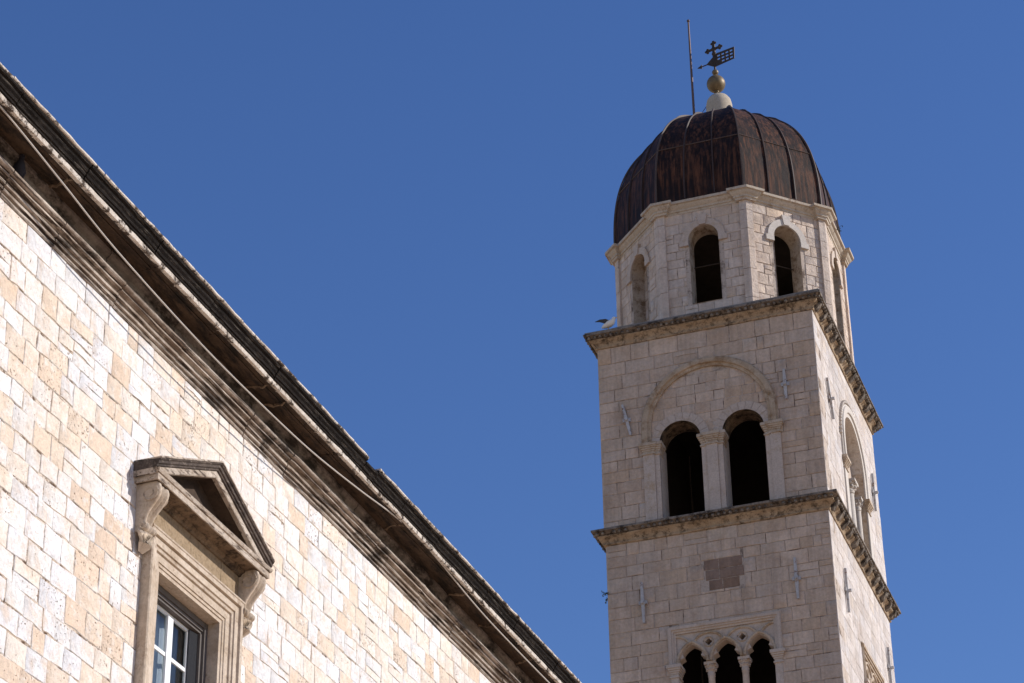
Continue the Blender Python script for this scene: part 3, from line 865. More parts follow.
# field inside the blind arch (set back a little)
bm = bmesh.new()
FA2 = Frame((-W, 0.0), (1, 0)); FA2.o = Vector((-W, 0.0, 0))
rngf = random.Random(77)
b3 = bmesh.new()
z = 32.55
while z < 34.62:
    h = rngf.uniform(0.24, 0.36); zz = z + h
    half = math.sqrt(max(0, 1.62 ** 2 - max(0, (z + h * 0.6 - ring_z)) ** 2))
    u = ring_c - half
    while u < ring_c + half - 0.12:
        w = rngf.uniform(0.28, 0.6)
        if ring_c + half - (u + w) < 0.15: w = ring_c + half - u
        poly = [(u, z), (u + w, z), (u + w, zz), (u, zz)]
        for a in [PI * k / 10 for k in range(1, 10)]:
            q = clip(poly, (ring_c + 1.66 * math.cos(a), ring_z + 1.66 * math.sin(a)), math.cos(a), math.sin(a)); poly = q if len(q) >= 3 else poly
            if len(q) < 3: poly = None; break
        if poly:
            for hl in bm2h:
                if poly: poly = cut_out(poly, hl)
        if poly and area(poly) > 0.01: add_block(b3, FA, poly, 0.009, 0.008, -0.006 + rngf.uniform(-.003, .003), 0.004, rngf, depth=0.02)
        u += w
    z = zz
obj('arch_field', b3, M['tower'], tower, smooth=True)
bm = bmesh.new()
ashlar(bm, FR, 0.0, D, Z2, Z1 - cor_h, (0.30, 0.44), (0.4, 0.9), [[(SC + 1.46 * math.cos(a), SZ + 1.46 * math.sin(a)) for a in (PI * k / 12 for k in range(13))], [(SC - 1.46, Z2 - .3), (SC + 1.46, Z2 - .3), (SC + 1.46, SZ), (SC - 1.46, SZ)]],
       gap=0.004, bev=0.005, jit=0.002, offj=0.003, seed=32)
obj('ashlar_facing', bm, M['tower_sunlit'], tower, smooth=True)
bm = bmesh.new()
ashlar(bm, FL, 0, D, Z2, Z1 - cor_h, (0.30, 0.44), (0.4, 0.9), [], gap=0.009, bev=0.008, jit=0.004, offj=0.003, seed=33)
ashlar(bm, FK, 0, W, Z2, Z1 - cor_h, (0.30, 0.44), (0.4, 0.9), [], gap=0.009, bev=0.008, jit=0.004, offj=0.003, seed=34)
obj('ashlar_facing', bm, M['tower'], tower, smooth=True)

# -- blind arch moulding and belfry windows on the front
def blind_arch(fr, c, zc, r0, r1, zcap, mat, proud=0.075, back=-0.02):
    bm = bmesh.new()
    w = r1 - r0
    st = [(r0, back), (r0, proud * 0.35), (r0 + w * 0.28, proud * 0.45), (r0 + w * 0.34, proud * 0.85), (r0 + w * 0.6, proud), (r0 + w * 0.85, proud * 0.9), (r0 + w * 0.88, proud * 0.5), (r1, proud * 0.45), (r1, back)]
    ring(bm, fr, c, zc, r0, r1, back, proud, 0, PI, 40, st)
    for sx in (-1, 1):
        rows = []
        for z in (zcap, zc - 0.001):
            rows.append([bm.verts.new(fr.p(c + sx * r, z, o)) for r, o in st])
        for k in range(len(st) - 1): bm.faces.new((rows[0][k], rows[0][k + 1], rows[1][k + 1], rows[1][k]))
        bm.faces.new(rows[0])
    return obj('blind_arch', bm, mat, tower, smooth=True)
blind_arch(FA, fa(-2.99), 33.0, 1.59, 1.86, 32.56, M['ring_tan'], 0.125)
# side
ba = blind_arch(FR, SC, SZ, 1.205, 1.56, 32.56, M['trim_white'], 0.10, -0.02)
for k in range(38):       # small dentils round the side arch
    a = PI * (k + 0.5) / 38
    bm = bmesh.new()
    c0 = (SC + 1.63 * math.cos(a), SZ + 1.63 * math.sin(a))
    add_box(bm, FR, c0[0] - 0.035, c0[0] + 0.035, c0[1] - 0.035, c0[1] + 0.035, -0.01, 0.07)
    obj('dentil', bm, M['trim_white'], ba)
bm = bmesh.new()
b2 = bmesh.new(); add_panel(b2, FR, [(SC + 1.198, Z2)] + [(SC + 1.198 * math.cos(PI * k / 28), SZ + 1.198 * math.sin(PI * k / 28)) for k in range(29)] + [(SC - 1.198, Z2)], [arch_loop(c, r, Z2 + 0.02, ZS) for c, r in bwin], 0.32)
merge(bm, b2, -SD, FR.n)
obj('arch_field', bm, M['trim'], tower)
# shallow stone lining of the recess
bm = bmesh.new()
lp = [(SC + 1.202, Z2 + 0.02)] + [(SC + 1.202 * math.cos(PI * k / 28), SZ + 1.322 * math.sin(PI * k / 28)) for k in range(29)] + [(SC - 1.202, Z2 + 0.02)]
a = [bm.verts.new(FR.p(u, z, -SD)) for u, z in lp]; b = [bm.verts.new(FR.p(u, z, -0.004)) for u, z in lp]
a2 = [bm.verts.new(FR.p(SC + (u - SC) * 0.996, z - 0.002, -SD)) for u, z in lp]; b2_ = [bm.verts.new(FR.p(SC + (u - SC) * 0.996, z - 0.002, -0.004)) for u, z in lp]
for k in range(len(lp) - 1):
    bm.faces.new((a2[k], a2[k + 1], b2_[k + 1], b2_[k])); bm.faces.new((b[k], b[k + 1], b2_[k + 1], b2_[k]))
bmesh.ops.delete(bm, geom=[v for v in bm.verts if not v.link_faces], context='VERTS')
obj('recess_lining', bm, M['trim_tan'], ba)

def capital(bm, fr, u0, u1, z0, z1, o_in, proud, ret=0.3):
    """block capital: cavetto spreading to an abacus"""
    h = z1 - z0
    for a, b, e in ((0.0, 0.12, 0.03), (0.12, 0.3, 0.005), (0.3, 0.45, 0.022), (0.45, 0.6, 0.045), (0.6, 0.74, 0.07), (0.74, 1.0, 0.095)):
        add_box(bm, fr, u0 - e, u1 + e, z0 + h * a, z0 + h * b - 0.002, o_in, proud + e)

def pier(fr, u0, u1, zb_, zt_, proud, depth, capz, mat, capmat, parent):
    bm = bmesh.new(); add_box(bm, fr, u0, u1, zb_, capz, -depth, proud)
    p = obj('pier', bm, mat, parent)
    bm = bmesh.new(); capital(bm, fr, u0, u1, capz, zt_, -depth, proud)
    obj('capital', bm, capmat, p)
    return p
# window reveals + voussoirs + piers (front)
rngv = random.Random(12)
def belfry_window(fr, c, r, zs, mat):
    bm = bmesh.new()
    # inner lining of the opening (a thin shell in lighter stone)
    full = arch_loop(c, r - 0.004, Z2 + 0.05, zs)
    b2 = bmesh.new(); head = full[1:-1]
    a = [b2.verts.new(fr.p(u, z, -0.62)) for u, z in head]; b = [b2.verts.new(fr.p(u, z, 0.004)) for u, z in head]
    for i in range(len(head) - 1): b2.faces.new((a[i], a[i + 1], b[i + 1], b[i]))
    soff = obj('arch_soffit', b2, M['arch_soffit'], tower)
    prof = [full[0], full[1]]
    a = [bm.verts.new(fr.p(u, z, -0.62)) for u, z in (full[-2], full[-1])]; b = [bm.verts.new(fr.p(u, z, 0.004)) for u, z in (full[-2], full[-1])]
    bm.faces.new((a[0], a[1], b[1], b[0]))
    a = [bm.verts.new(fr.p(u, z, -0.62)) for u, z in prof]; b = [bm.verts.new(fr.p(u, z, 0.004)) for u, z in prof]
    for i in range(len(prof) - 1): bm.faces.new((a[i], a[i + 1], b[i + 1], b[i]))
    w = obj('window', bm, mat, tower); soff.parent = w
    bm = bmesh.new(); voussoirs(bm, fr, c, zs, r - 0.002, r + 0.235, -0.02, 0.012, 11, rngv)
    obj('voussoir_arch', bm, M['trim'], w)
    return w
w1 = belfry_window(FA, *awin[0], ZS, M['trim'])
w2 = belfry_window(FA, *awin[1], ZS, M['trim'])
ZB = Z2 + 0.005
pier(FA, fa(-4.83), fa(-4.52), ZB, 32.55, 0.05, 0.0, 32.22, M['trim'], M['trim_tan'], w1)
pier(FA, fa(-4.515), fa(-4.385), ZB, 32.55, 0.02, 0.30, 32.20, M['trim'], M['trim_tan'], w1)
pier(FA, fa(-3.24), fa(-3.10), ZB, 32.55, 0.015, 0.30, 32.20, M['trim'], M['trim_tan'], w1)
pier(FA, fa(-3.095), fa(-2.805), ZB, 32.55, 0.05, 0.0, 32.22, M['trim'], M['trim_tan'], w1)
pier(FA, fa(-2.80), fa(-2.66), ZB, 32.55, 0.015, 0.30, 32.20, M['trim'], M['trim_tan'], w2)
pier(FA, fa(-1.515), fa(-1.385), ZB, 32.55, 0.02, 0.30, 32.20, M['trim'], M['trim_tan'], w2)
pier(FA, fa(-1.38), fa(-1.10), ZB, 32.55, 0.05, 0.0, 32.22, M['trim'], M['trim_tan'], w2)

FRb = Frame((-SD, 0), (0, 1))
w3 = belfry_window(FRb, *bwin[0], ZS, M['reveal'])
w4 = belfry_window(FRb, *bwin[1], ZS, M['reveal'])
def column(fr, u, off, z0, z1, r, mat, parent, name='column', capmat=None, hcap=0.36):
    bm = bmesh.new(); c = fr.p(u, 0, off)
    add_lathe(bm, c, [(r * 1.5, z0), (r * 1.5, z0 + 0.08), (r * 1.2, z0 + 0.12), (r * 1.3, z0 + 0.16), (r * 1.03, z0 + 0.2), (r, z0 + 0.5), (r * 0.95, z1 - hcap - 0.02), (r * 1.12, z1 - hcap), (r * 0.95, z1 - hcap + 0.02)], 20)
    o = obj(name, bm, mat, parent, smooth=True)
    bm = bmesh.new()
    add_lathe(bm, c, [(r * 0.95, z1 - hcap), (r * 1.15, z1 - hcap * 0.8), (r * 1.0, z1 - hcap * 0.7), (r * 1.35, z1 - hcap * 0.5), (r * 1.15, z1 - hcap * 0.45), (r * 1.6, z1 - hcap * 0.22), (r * 1.3, z1 - hcap * 0.2)], 16)
    for k in range(8):       # curled leaves
        a = 2 * PI * k / 8 + 0.2
        for (rr, dz) in ((1.35, 0.52), (1.6, 0.27)):
            add_ball(bm, c + Vector((math.cos(a + dz) * r * rr, math.sin(a + dz) * r * rr, z1 - hcap * dz)), r * 0.33, seg=8)
    add_box(bm, fr, u - r * 1.7, u + r * 1.7, z1 - hcap * 0.2, z1, off - r * 1.7, off + r * 1.7)
    obj('capital', bm, capmat or mat, parent, smooth=True)
    return o
column(FRb, SC, 0.09, ZB, 32.56, 0.14, M['trim_white'], w3)
column(FRb, SC - 1.08, 0.08, ZB, 32.56, 0.10, M['trim_white'], w3)
column(FRb, SC + 1.08, 0.08, ZB, 32.56, 0.10, M['trim_white'], w4)
pier(FR, SC - 1.56, SC - 1.22, ZB, 32.56, 0.04, 0.0, 32.22, M['trim_white'], M['trim_tan'], w3)
pier(FR, SC + 1.22, SC + 1.56, ZB, 32.56, 0.04, 0.0, 32.22, M['trim_white'], M['trim_tan'], w4)

# -- lower stage
FA1 = Frame((-W - G, -G), (1, 0)); W1_ = W + 2 * G
FR1 = Frame((G, -G), (0, 1)); D1 = D + 2 * G
FL1 = Frame((-W - G, D + G), (0, -1)); FK1 = Frame((G, D + G), (-1, 0))
tx0, tx1, tzt, tzb = -4.42, -1.47, 27.2, 23.6
def f1(x): return x + W + G
tri_hole = [(f1(tx0) + 0.05, tzb + 0.05), (f1(tx1) - 0.05, tzb + 0.05), (f1(tx1) - 0.05, tzt - 0.05), (f1(tx0) + 0.05, tzt - 0.05)]
stx0, stx1, stzt = 2.80, 5.40, 27.30
side_hole = [(stx0 + 0.05, tzb + 0.05), (stx1 - 0.05, tzb + 0.05), (stx1 - 0.05, stzt - 0.05), (stx0 + 0.05, stzt - 0.05)]
bm = bmesh.new()
b2 = bmesh.new(); add_panel(b2, FA1, [(0, GZ), (W1_, GZ), (W1_, Z2 - 0.1), (0, Z2 - 0.1)], [tri_hole], T, 0, 1); merge(bm, b2, -0.016, FA1.n)
obj('shaft_wall', bm, [M['tower_mortar'], M['inner_shade']], tower)
bm = bmesh.new()
b2 = bmesh.new(); add_panel(b2, FR1, [(T + 0.02, GZ), (D1, GZ), (D1, Z2 - 0.1), (T + 0.02, Z2 - 0.1)], [side_hole], T, 0, 1)
add_panel(b2, FR1, [(0.017, GZ), (T + 0.019, GZ), (T + 0.019, Z2 - 0.1), (0.017, Z2 - 0.1)], [], 0.02); merge(bm, b2, -0.014, FR1.n)
add_box(bm, FL1, 0.0, D1 - T - 0.02, GZ, Z2 - 0.2, -T, -0.014)
add_box(bm, FK1, T + 0.04, W1_ - T - 0.04, GZ, Z2 - 0.2, -T, -0.014)
obj('shaft_wall', bm, [M['side_mortar'], M['inner_shade']], tower)
patch = (f1(-3.33), f1(-2.36), 28.06, 28.92)
bm = bmesh.new()
ashlar(bm, FA1, 0, W1_, GZ, Z2 - cor_h, (0.28, 0.42), (0.34, 0.84), [tri_hole, [(patch[0] - .05, patch[2]), (patch[1] + .03, patch[2]), (patch[1] + .03, patch[3]), (patch[0] - .05, patch[3])]], gap=0.008, bev=0.008, jit=0.004, offj=0.004, seed=48)
obj('ashlar_facing', bm, M['tower'], tower, smooth=True)
bm = bmesh.new(); rp = random.Random(3)
for k in range(3):
    a = patch[2] + (patch[3] - patch[2]) * k / 3; b = patch[2] + (patch[3] - patch[2]) * (k + 1) / 3
    for (u0, u1) in (((0.06, .44), (.44, 0.90)), ((0.36, 1.03), (-0.02, 0.36)) , ((-.05, .35), (.35, 1.0)))[k]:
        w = patch[1] - patch[0]
        add_block(bm, FA1, [(patch[0] + w * u0, a), (patch[0] + w * u1, a), (patch[0] + w * u1, b), (patch[0] + w * u0, b)], 0.008, 0.01, -0.004, 0.005, rp, depth=0.014)
obj('brown_patch', bm, M['brown_patch'], tower, smooth=True)
bm = bmesh.new()
ashlar(bm, FR1, 0, D1, GZ, Z2 - cor_h, (0.30, 0.46), (0.4, 0.95), [side_hole], gap=0.004, bev=0.005, jit=0.002, offj=0.003, seed=42)
obj('ashlar_facing', bm, M['tower_sunlit'], tower, smooth=True)
bm = bmesh.new()
ashlar(bm, FL1, 0, D1, 12, Z2 - cor_h, (0.30, 0.46), (0.4, 0.95), [], gap=0.009, bev=0.008, jit=0.004, offj=0.003, seed=43)
obj('ashlar_facing', bm, M['tower'], tower, smooth=True)
bm = bmesh.new()
add_box(bm, FA1, T + 0.02, W1_ - T - 0.02, 22.0, 22.2, -(D1 - T - .05), -T - 0.02); add_box(bm, FA1, T + 0.02, W1_ - T - 0.02, Z2 - 0.45, Z2 - 0.25, -(D1 - T - .05), -T - 0.02)
add_box(bm, FL1, T + 0.1, D1 - T - 0.1, 22.25, Z2 - 0.5, -T - 0.06, -T - 0.01); add_box(bm, FK1, T + 0.1, W1_ - T - 0.1, 22.25, Z2 - 0.5, -T - 0.06, -T - 0.01)
obj('chamber_floor', bm, M['inner_shade'], tower)

# -- traceried three-light window
def triforium(fr, u0, u1, ztop, zbot, mat, light):
    w = obj('traceried_window', frame_bm(fr, u0, u1, ztop, zbot), mat, tower, smooth=True)
    bay = (u1 - u0 - 0.32) / 3.0
    cols = [u0 + 0.16 + bay * k for k in range(4)]
    zc = ztop - 1.05          # top of the capitals
    t0, t1 = -0.34, -0.05
    # spandrel plate with the three arched openings and two quatrefoils
    r = bay / 2 - 0.085
    loops = []
    plate = [(u0 + 0.14, zc - 0.001)]
    for k in range(3):
        c = (cols[k] + cols[k + 1]) / 2
        al = arch_loop(c, r, zc, zc + 0.02, 20, 0.55)[1:-1]
        al = list(reversed(al))
        # trefoil: cusps pinch the head
        tre = []
        for (u, z) in al:
            h = (z - zc) / (r * 1.3)
            pin = 0.0
            d = (u - c)
            cus = math.exp(-((h - 0.50) / 0.10) ** 2) * 0.34
            tre.append((c + d * (1 - cus), z))
        plate += [(c - r, zc - 0.001)] + tre + [(c + r, zc - 0.001)]
    plate += [(u1 - 0.14, zc - 0.001), (u1 - 0.14, ztop - 0.16), (u0 + 0.14, ztop - 0.16)]
    quats = []
    for k in (1, 2):
        cq, zq = cols[k], zc + 0.545
        quats.append([(cq + 0.085 * (1 + 0.45 * abs(math.cos(2 * a))) * math.cos(a) * 0.75, zq + 0.085 * (1 + 0.45 * abs(math.cos(2 * a))) * math.sin(a) * 0.75) for a in [2 * PI * j / 24 for j in range(24)]])
    bm = bmesh.new(); b2 = bmesh.new(); add_panel(b2, fr, plate, quats, 0.26); merge(bm, b2, -0.075, fr.n)
    obj('tracery_plate', bm, M['trim'], w)
    # arch mouldings, interlaced hood ribs, rings round the quatrefoils
    bm = bmesh.new()
    for k in range(3):
        c = (cols[k] + cols[k + 1]) / 2
        al = arch_loop(c, r + 0.045, zc, zc + 0.02, 24, 0.55)[1:-1]
        add_tube(bm, [fr.p(u, z, -0.055) for u, z in al], 0.045, 8)
    for k in range(4):
        c = cols[k]
        a0, a1 = (0.25, PI - 0.25)
        if k == 0: a1 = PI / 2 + 0.05
        if k == 3: a0 = PI / 2 - 0.05
        pts = [fr.p(c + 0.40 * math.cos(a), zc + 0.46 + 0.34 * math.sin(a), -0.062) for a in [a0 + (a1 - a0) * j / 18 for j in range(19)]]
        add_tube(bm, pts, 0.036, 8)
    for k in (1, 2):
        add_tube(bm, [fr.p(cols[k] + 0.125 * math.cos(a), zc + 0.545 + 0.125 * math.sin(a), -0.07) for a in [2 * PI * j / 20 for j in range(21)]], 0.020, 6)
    obj('arch_moulding', bm, M['trim_tan'], w, smooth=True)
    for k in (1, 2): column(fr, cols[k], -0.20, zbot, zc, 0.088, light, w, capmat=M['trim'], hcap=0.36)
    for k in (0, 3):
        sx = 1 if k == 0 else -1
        a, b = sorted((cols[k] - sx * 0.12, cols[k] + sx * 0.07))
        bm = bmesh.new(); add_box(bm, fr, a, b, zbot, zc - 0.34, -0.34, 0.0)
        obj('jamb', bm, M['trim'], w)
        bm = bmesh.new(); capital(bm, fr, a, b, zc - 0.34, zc, -0.34, 0.0)
        obj('capital', bm, M['trim'], w)
    return w
def frame_bm(fr, u0, u1, ztop, zbot):
    bm = bmesh.new()
    AP2 = [(0.0, -0.2), (0.0, -0.03), (-0.05, -0.02), (-0.055, 0.012), (-0.10, 0.015), (-0.105, 0.045), (-0.17, 0.055), (-0.18, 0.03), (-0.20, 0.03), (-0.20, -0.03)]
    iu0, iu1, iz = u0 + 0.2, u1 - 0.2, ztop - 0.2
    rows = []
    for (u, z, sx, top) in ((iu0, ztop - 1.05, -1, 0), (iu0, iz, -1, 1), (iu1, iz, 1, 1), (iu1, ztop - 1.05, 1, 0)):
        rows.append([bm.verts.new(fr.p(u - sx * d, z - (d if top else 0), o)) for d, o in AP2])
    for r0, r1 in zip(rows[:-1], rows[1:]):
        for k in range(len(AP2) - 1): bm.faces.new((r0[k], r0[k + 1], r1[k + 1], r1[k]))
    bm.faces.new(rows[0]); bm.faces.new(list(reversed(rows[-1])))
    return bm
triforium(FA1, f1(tx0), f1(tx1), tzt, tzb, M['trim'], M['trim'])
triforium(FR1, stx0, stx1, stzt, tzb, M['trim_tan'], M['trim_white'])

# -- cornices of the two stages
def stage_cornice(zt, g, o, seed):
    x0, x1, y0, y1 = -W - g, g, -g, D + g
    pth = [(x0, y0), (x1, y0), (x1, y1), (x0, y1)]
    rng = random.Random(seed)
    # subdivide the path for a slightly uneven, weathered edge
    pts = []
    for i in range(4):
        a, b = Vector(pth[i]), Vector(pth[(i + 1) % 4]); n = 16
        for k in range(n): pts.append(a.lerp(b, k / n))
    base_h = 0.36
    prof = [(-0.10, -base_h - 0.01), (0.03, -base_h - 0.004), (0.05, -base_h + 0.02), (0.05, -0.315), (0.03, -0.31), (0.045, -0.27), (0.08, -0.215), (0.13, -0.18), (0.16, -0.155), (0.17, -0.15)]
    bm = bmesh.new()
    add_sweep(bm, [tuple(p) for p in pts], [(a, zt + b) for a, b in prof] + [(0.17, zt - 0.12), (-0.1, zt - 0.115)])
    for v in bm.verts: v.co += Vector((rng.uniform(-.008, .008), rng.uniform(-.008, .008), rng.uniform(-.006, .006)))
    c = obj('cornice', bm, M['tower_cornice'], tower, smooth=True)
    bm = bmesh.new()
    add_sweep(bm, [tuple(p) for p in pts], [(0.10, zt - 0.118), (o - 0.03, zt - 0.040), (o - 0.004, zt - 0.036), (o, zt - 0.01), (o - 0.005, zt + 0.025), (o - 0.03, zt + 0.032), (-0.35, zt + 0.05)])
    for v in bm.verts: v.co += Vector((rng.uniform(-.006, .006), rng.uniform(-.006, .006), rng.uniform(-.006, .006)))
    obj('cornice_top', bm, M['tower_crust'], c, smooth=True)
    if g == 0.0:      # lead flashing dressed over the top of the ledge
        bm = bmesh.new()
        add_sweep(bm, [tuple(p) for p in pts], [(o - 0.07, zt + 0.02), (o - 0.035, zt + 0.036), (o - 0.032, zt + 0.075), (o - 0.06, zt + 0.085), (-0.5, zt + 0.095), (-0.5, zt + 0.02)])
        for v in bm.verts: v.co += Vector((rng.uniform(-.006, .006), rng.uniform(-.006, .006), rng.uniform(-.008, .008)))
        obj('flashing', bm, M['lead'], c, smooth=True)
    # rope of worn carved leaves under the top edge
    bm = bmesh.new()
    mid = mitre(pth, o - 0.075, True)
    for i in range(4):
        a, b = mid[i], mid[(i + 1) % 4]; Ln = (b - a).length; n = int(Ln / 0.155)
        dr = (b - a).normalized(); nr = Vector((dr.y, -dr.x))
        for k in range(n):
            if rng.random() < 0.10: continue
            p = a + dr * (Ln * (k + 0.5) / n)
            s = rng.uniform(0.8, 1.1)
            rot = Matrix(((dr.x, nr.x, 0, 0), (dr.y, nr.y, 0, 0), (0, 0, 1, 0), (0, 0, 0, 1)))
            add_ball(bm, (p.x, p.y, zt - 0.095), 0.05 * s, 1.0, 1.1, 0.95, rot, seg=8)
    obj('carved_leaves', bm, M['tower_crust'], c, smooth=True)
    # worn brackets carrying the top slab along the sunny side
    n = 13
    for k in range(n):
        yy = -g + 0.12 + (D + 2 * g - 0.24) * k / (n - 1) + rng.uniform(-0.06, 0.06)
        w = rng.uniform(0.05, 0.10)
        fr = Frame((g, 0), (0, 1)); bm = bmesh.new()
        add_prism(bm, Frame((g, yy), (1, 0)), [(0.03, zt - 0.33), (0.10, zt - 0.31), (0.17, zt - 0.25), (0.235, zt - 0.17), (0.26, zt - 0.10), (0.03, zt - 0.10)], -w, w)
        for v in bm.verts: v.co += Vector((rng.uniform(-.02, .02), rng.uniform(-.02, .02), rng.uniform(-.012, .012)))
        obj('bracket', bm, M['tower_crust'], c)
    return c
stage_cornice(Z1, 0.0, 0.306, 5)
stage_cornice(Z2, G, 0.306, 6)
bm = bmesh.new(); slab(bm, Z1 - 0.13, Z1 - 0.004, 0.02); obj('ledge', bm, M['tower_cornice'], tower)

# -- octagonal drum
def octv(h, c):
    x, y = OCT_C
    return [Vector(p) for p in ((x - h + c, y - h), (x + h - c, y - h), (x + h, y - h + c), (x + h, y + h - c), (x + h - c, y + h), (x - h + c, y + h), (x - h, y + h - c), (x - h, y - h + c))]
ov = octv(OH, OC)
DZ0, DZ1 = Z1 + 0.0, 40.08
faces = []
for i in range(8):
    a, b = ov[i], ov[(i + 1) % 8]
    faces.append((Frame(a, b - a), (b - a).length))
owin = {0: 'open', 1: 'open', 2: 'open', 7: 'blind', 3: 'blind', 4: 'blind', 5: 'blind', 6: 'blind'}
zsO, rO = 39.10, 0.425
bmm = bmesh.new(); bmb = bmesh.new()
for i, (fr, L_) in enumerate(faces):
    c = L_ / 2
    zsl = DZ0 + (0.92 if i == 0 else 0.62)
    hl = arch_loop(c, rO, zsl, zsO)
    b2 = bmesh.new(); add_panel(b2, fr, [(0, DZ0 - 0.05), (L_, DZ0 - 0.05), (L_, DZ1), (0, DZ1)], [hl], 0.5, 0, 1); merge(bmm, b2, -0.014, fr.n)
    ashlar(bmb, fr, 0.12, L_ - 0.12, DZ0, DZ1, (0.26, 0.38), (0.26, 0.62), [arch_loop(c, rO + 0.12, zsl - 0.02, zsO, 8)], gap=0.009, bev=0.008, jit=0.004, offj=0.004, seed=60 + i)
obj('drum_wall', bmm, [M['tower_mortar'], M['inner_shade']], tower)
obj('ashlar_facing', bmb, M['drum'], tower, smooth=True)
rngo = random.Random(9)
for i, (fr, L_) in enumerate(faces):
    c = L_ / 2
    bm = bmesh.new()
    prof = arch_loop(c, rO - 0.004, DZ0 + (0.92 if i == 0 else 0.62) + 0.004, zsO)
    a = [bm.verts.new(fr.p(u, z, -0.5)) for u, z in prof]; b = [bm.verts.new(fr.p(u, z, 0.004)) for u, z in prof]
    for k in range(len(prof) - 1): bm.faces.new((a[k], a[k + 1], b[k + 1], b[k]))
    bm.faces.new((a[0], a[-1], b[-1], b[0]))
    w = obj('window', bm, M['reveal'], tower)
    if owin[i] == 'blind':
        bm = bmesh.new(); add_box(bm, fr, c - 0.6, c + 0.6, DZ0 + 0.3, zsO + 0.6, -0.60, -0.42)
        bk = obj('blocking', bm, M['tower_mortar'], w)
        bm = bmesh.new(); ashlar(bm, fr, c - 0.5, c + 0.5, DZ0 + 0.4, zsO + 0.5, (0.26, 0.36), (0.35, 0.55), [], gap=0.008, seed=90 + i)
        bmesh.ops.translate(bm, verts=bm.verts, vec=-fr.n * 0.40)
        obj('blocking', bm, M['drum'], w, smooth=True)
    else:
        bm = bmesh.new(); add_tube(bm, [fr.p(c - rO, 38.45, -0.42), fr.p(c + rO, 38.45, -0.42)], 0.018, 6)
        obj('tie_bar', bm, M['vane'], w)
    # voussoir ring, imposts, keystone
    m = M['trim_white'] if i == 1 else M['trim']
    bm = bmesh.new()
    ring(bm, fr, c, zsO, rO + 0.005, rO + 0.20, -0.02, 0.050, 0.0, PI, 28)
    for sx in (-1, 1):
        u0, u1 = sorted((c + sx * (rO + 0.008), c + sx * (rO + 0.26)))
        add_box(bm, fr, u0, u1, zsO - 0.17, zsO - 0.004, -0.02, 0.058)
    hd = obj('hood', bm, m, w)
    bm = bmesh.new()
    add_prism(bm, fr, [(c - 0.09, zsO + rO + 0.008), (c + 0.09, zsO + rO + 0.008), (c + 0.145, zsO + rO + 0.33), (c - 0.145, zsO + rO + 0.33)], -0.02, 0.085)
    obj('keystone', bm, m, w)
# corner pilasters
for i in range(8):
    p0, p1, p2 = ov[i - 1], ov[i], ov[(i + 1) % 8]
    d0 = (p0 - p1).normalized(); d1 = (p2 - p1).normalized()
    pw, pp = 0.175, 0.065
    n0 = Vector((-d0.y, d0.x)); n0 = n0 if n0.dot(p1 - OCT_C) > 0 else -n0
    n1 = Vector((d1.y, -d1.x)); n1 = n1 if n1.dot(p1 - OCT_C) > 0 else -n1
    s = n0 + n1; outer = p1 + s / s.dot(n0) * pp; inner = p1 - s / s.dot(n0) * 0.1
    poly = [inner, p1 + d0 * pw - n0 * 0.05, p1 + d0 * pw + n0 * pp, outer, p1 + d1 * pw + n1 * pp, p1 + d1 * pw - n1 * 0.05]
    bm = bmesh.new(); z = DZ0 + 0.0; rg = random.Random(100 + i)
    while z < DZ1 - 0.01:
        h = min(rg.uniform(0.5, 0.95), DZ1 - z)
        if DZ1 - (z + h) < 0.25: h = DZ1 - z
        e = rg.uniform(-0.004, 0.004)
        lo = [bm.verts.new((q.x, q.y, z + 0.010)) for q in poly]; hi = [bm.verts.new((q.x + e, q.y + e, z + h - 0.004)) for q in poly]
        for k in range(6): bm.faces.new((lo[k], lo[(k + 1) % 6], hi[(k + 1) % 6], hi[k]))
        bm.faces.new(hi); bm.faces.new(list(reversed(lo)))
        z += h
    obj('pilaster', bm, M['drum'], tower)
# interior of the drum
bm = bmesh.new()
x, y = OCT_C
v = [bm.verts.new((p.x, p.y, DZ1 - 0.25)) for p in octv(OH - 0.1, OC - 0.05)]
v2 = [bm.verts.new((p.x, p.y, DZ1 - 0.03)) for p in octv(OH - 0.1, OC - 0.05)]
bm.faces.new(v); bm.faces.new(list(reversed(v2)))
for k in range(8): bm.faces.new((v[k], v[(k + 1) % 8], v2[(k + 1) % 8], v2[k]))
obj('drum_ceiling', bm, M['inner_shade'], tower)
# drum cornice with a block breaking forward over each pilaster
pth = []
for i in range(8):
    p0, p1, p2 = ov[i - 1], ov[i], ov[(i + 1) % 8]
    d0 = (p0 - p1).normalized(); d1 = (p2 - p1).normalized()
    n0 = Vector((-d0.y, d0.x)); n0 = n0 if n0.dot(p1 - OCT_C) > 0 else -n0
    n1 = Vector((d1.y, -d1.x)); n1 = n1 if n1.dot(p1 - OCT_C) > 0 else -n1
    e, w = 0.12, 0.25; s = n0 + n1
    pth += [p1 + d0 * w, p1 + d0 * w + n0 * e, p1 + s / s.dot(n0) * e, p1 + d1 * w + n1 * e, p1 + d1 * w]
pth = [tuple(p) for p in pth]
bm = bmesh.new()
CZ = 40.04
add_sweep(bm, pth, [(-0.2, CZ), (0.01, CZ + 0.003), (0.02, CZ + 0.06), (0.05, CZ + 0.075), (0.055, CZ + 0.13), (0.10, CZ + 0.165), (0.135, CZ + 0.215), (0.145, CZ + 0.25), (0.20, CZ + 0.262), (0.205, CZ + 0.335), (0.19, CZ + 0.345), (-0.2, CZ + 0.36)])
obj('drum_cornice', bm, M['drum_cornice'], tower, smooth=True)

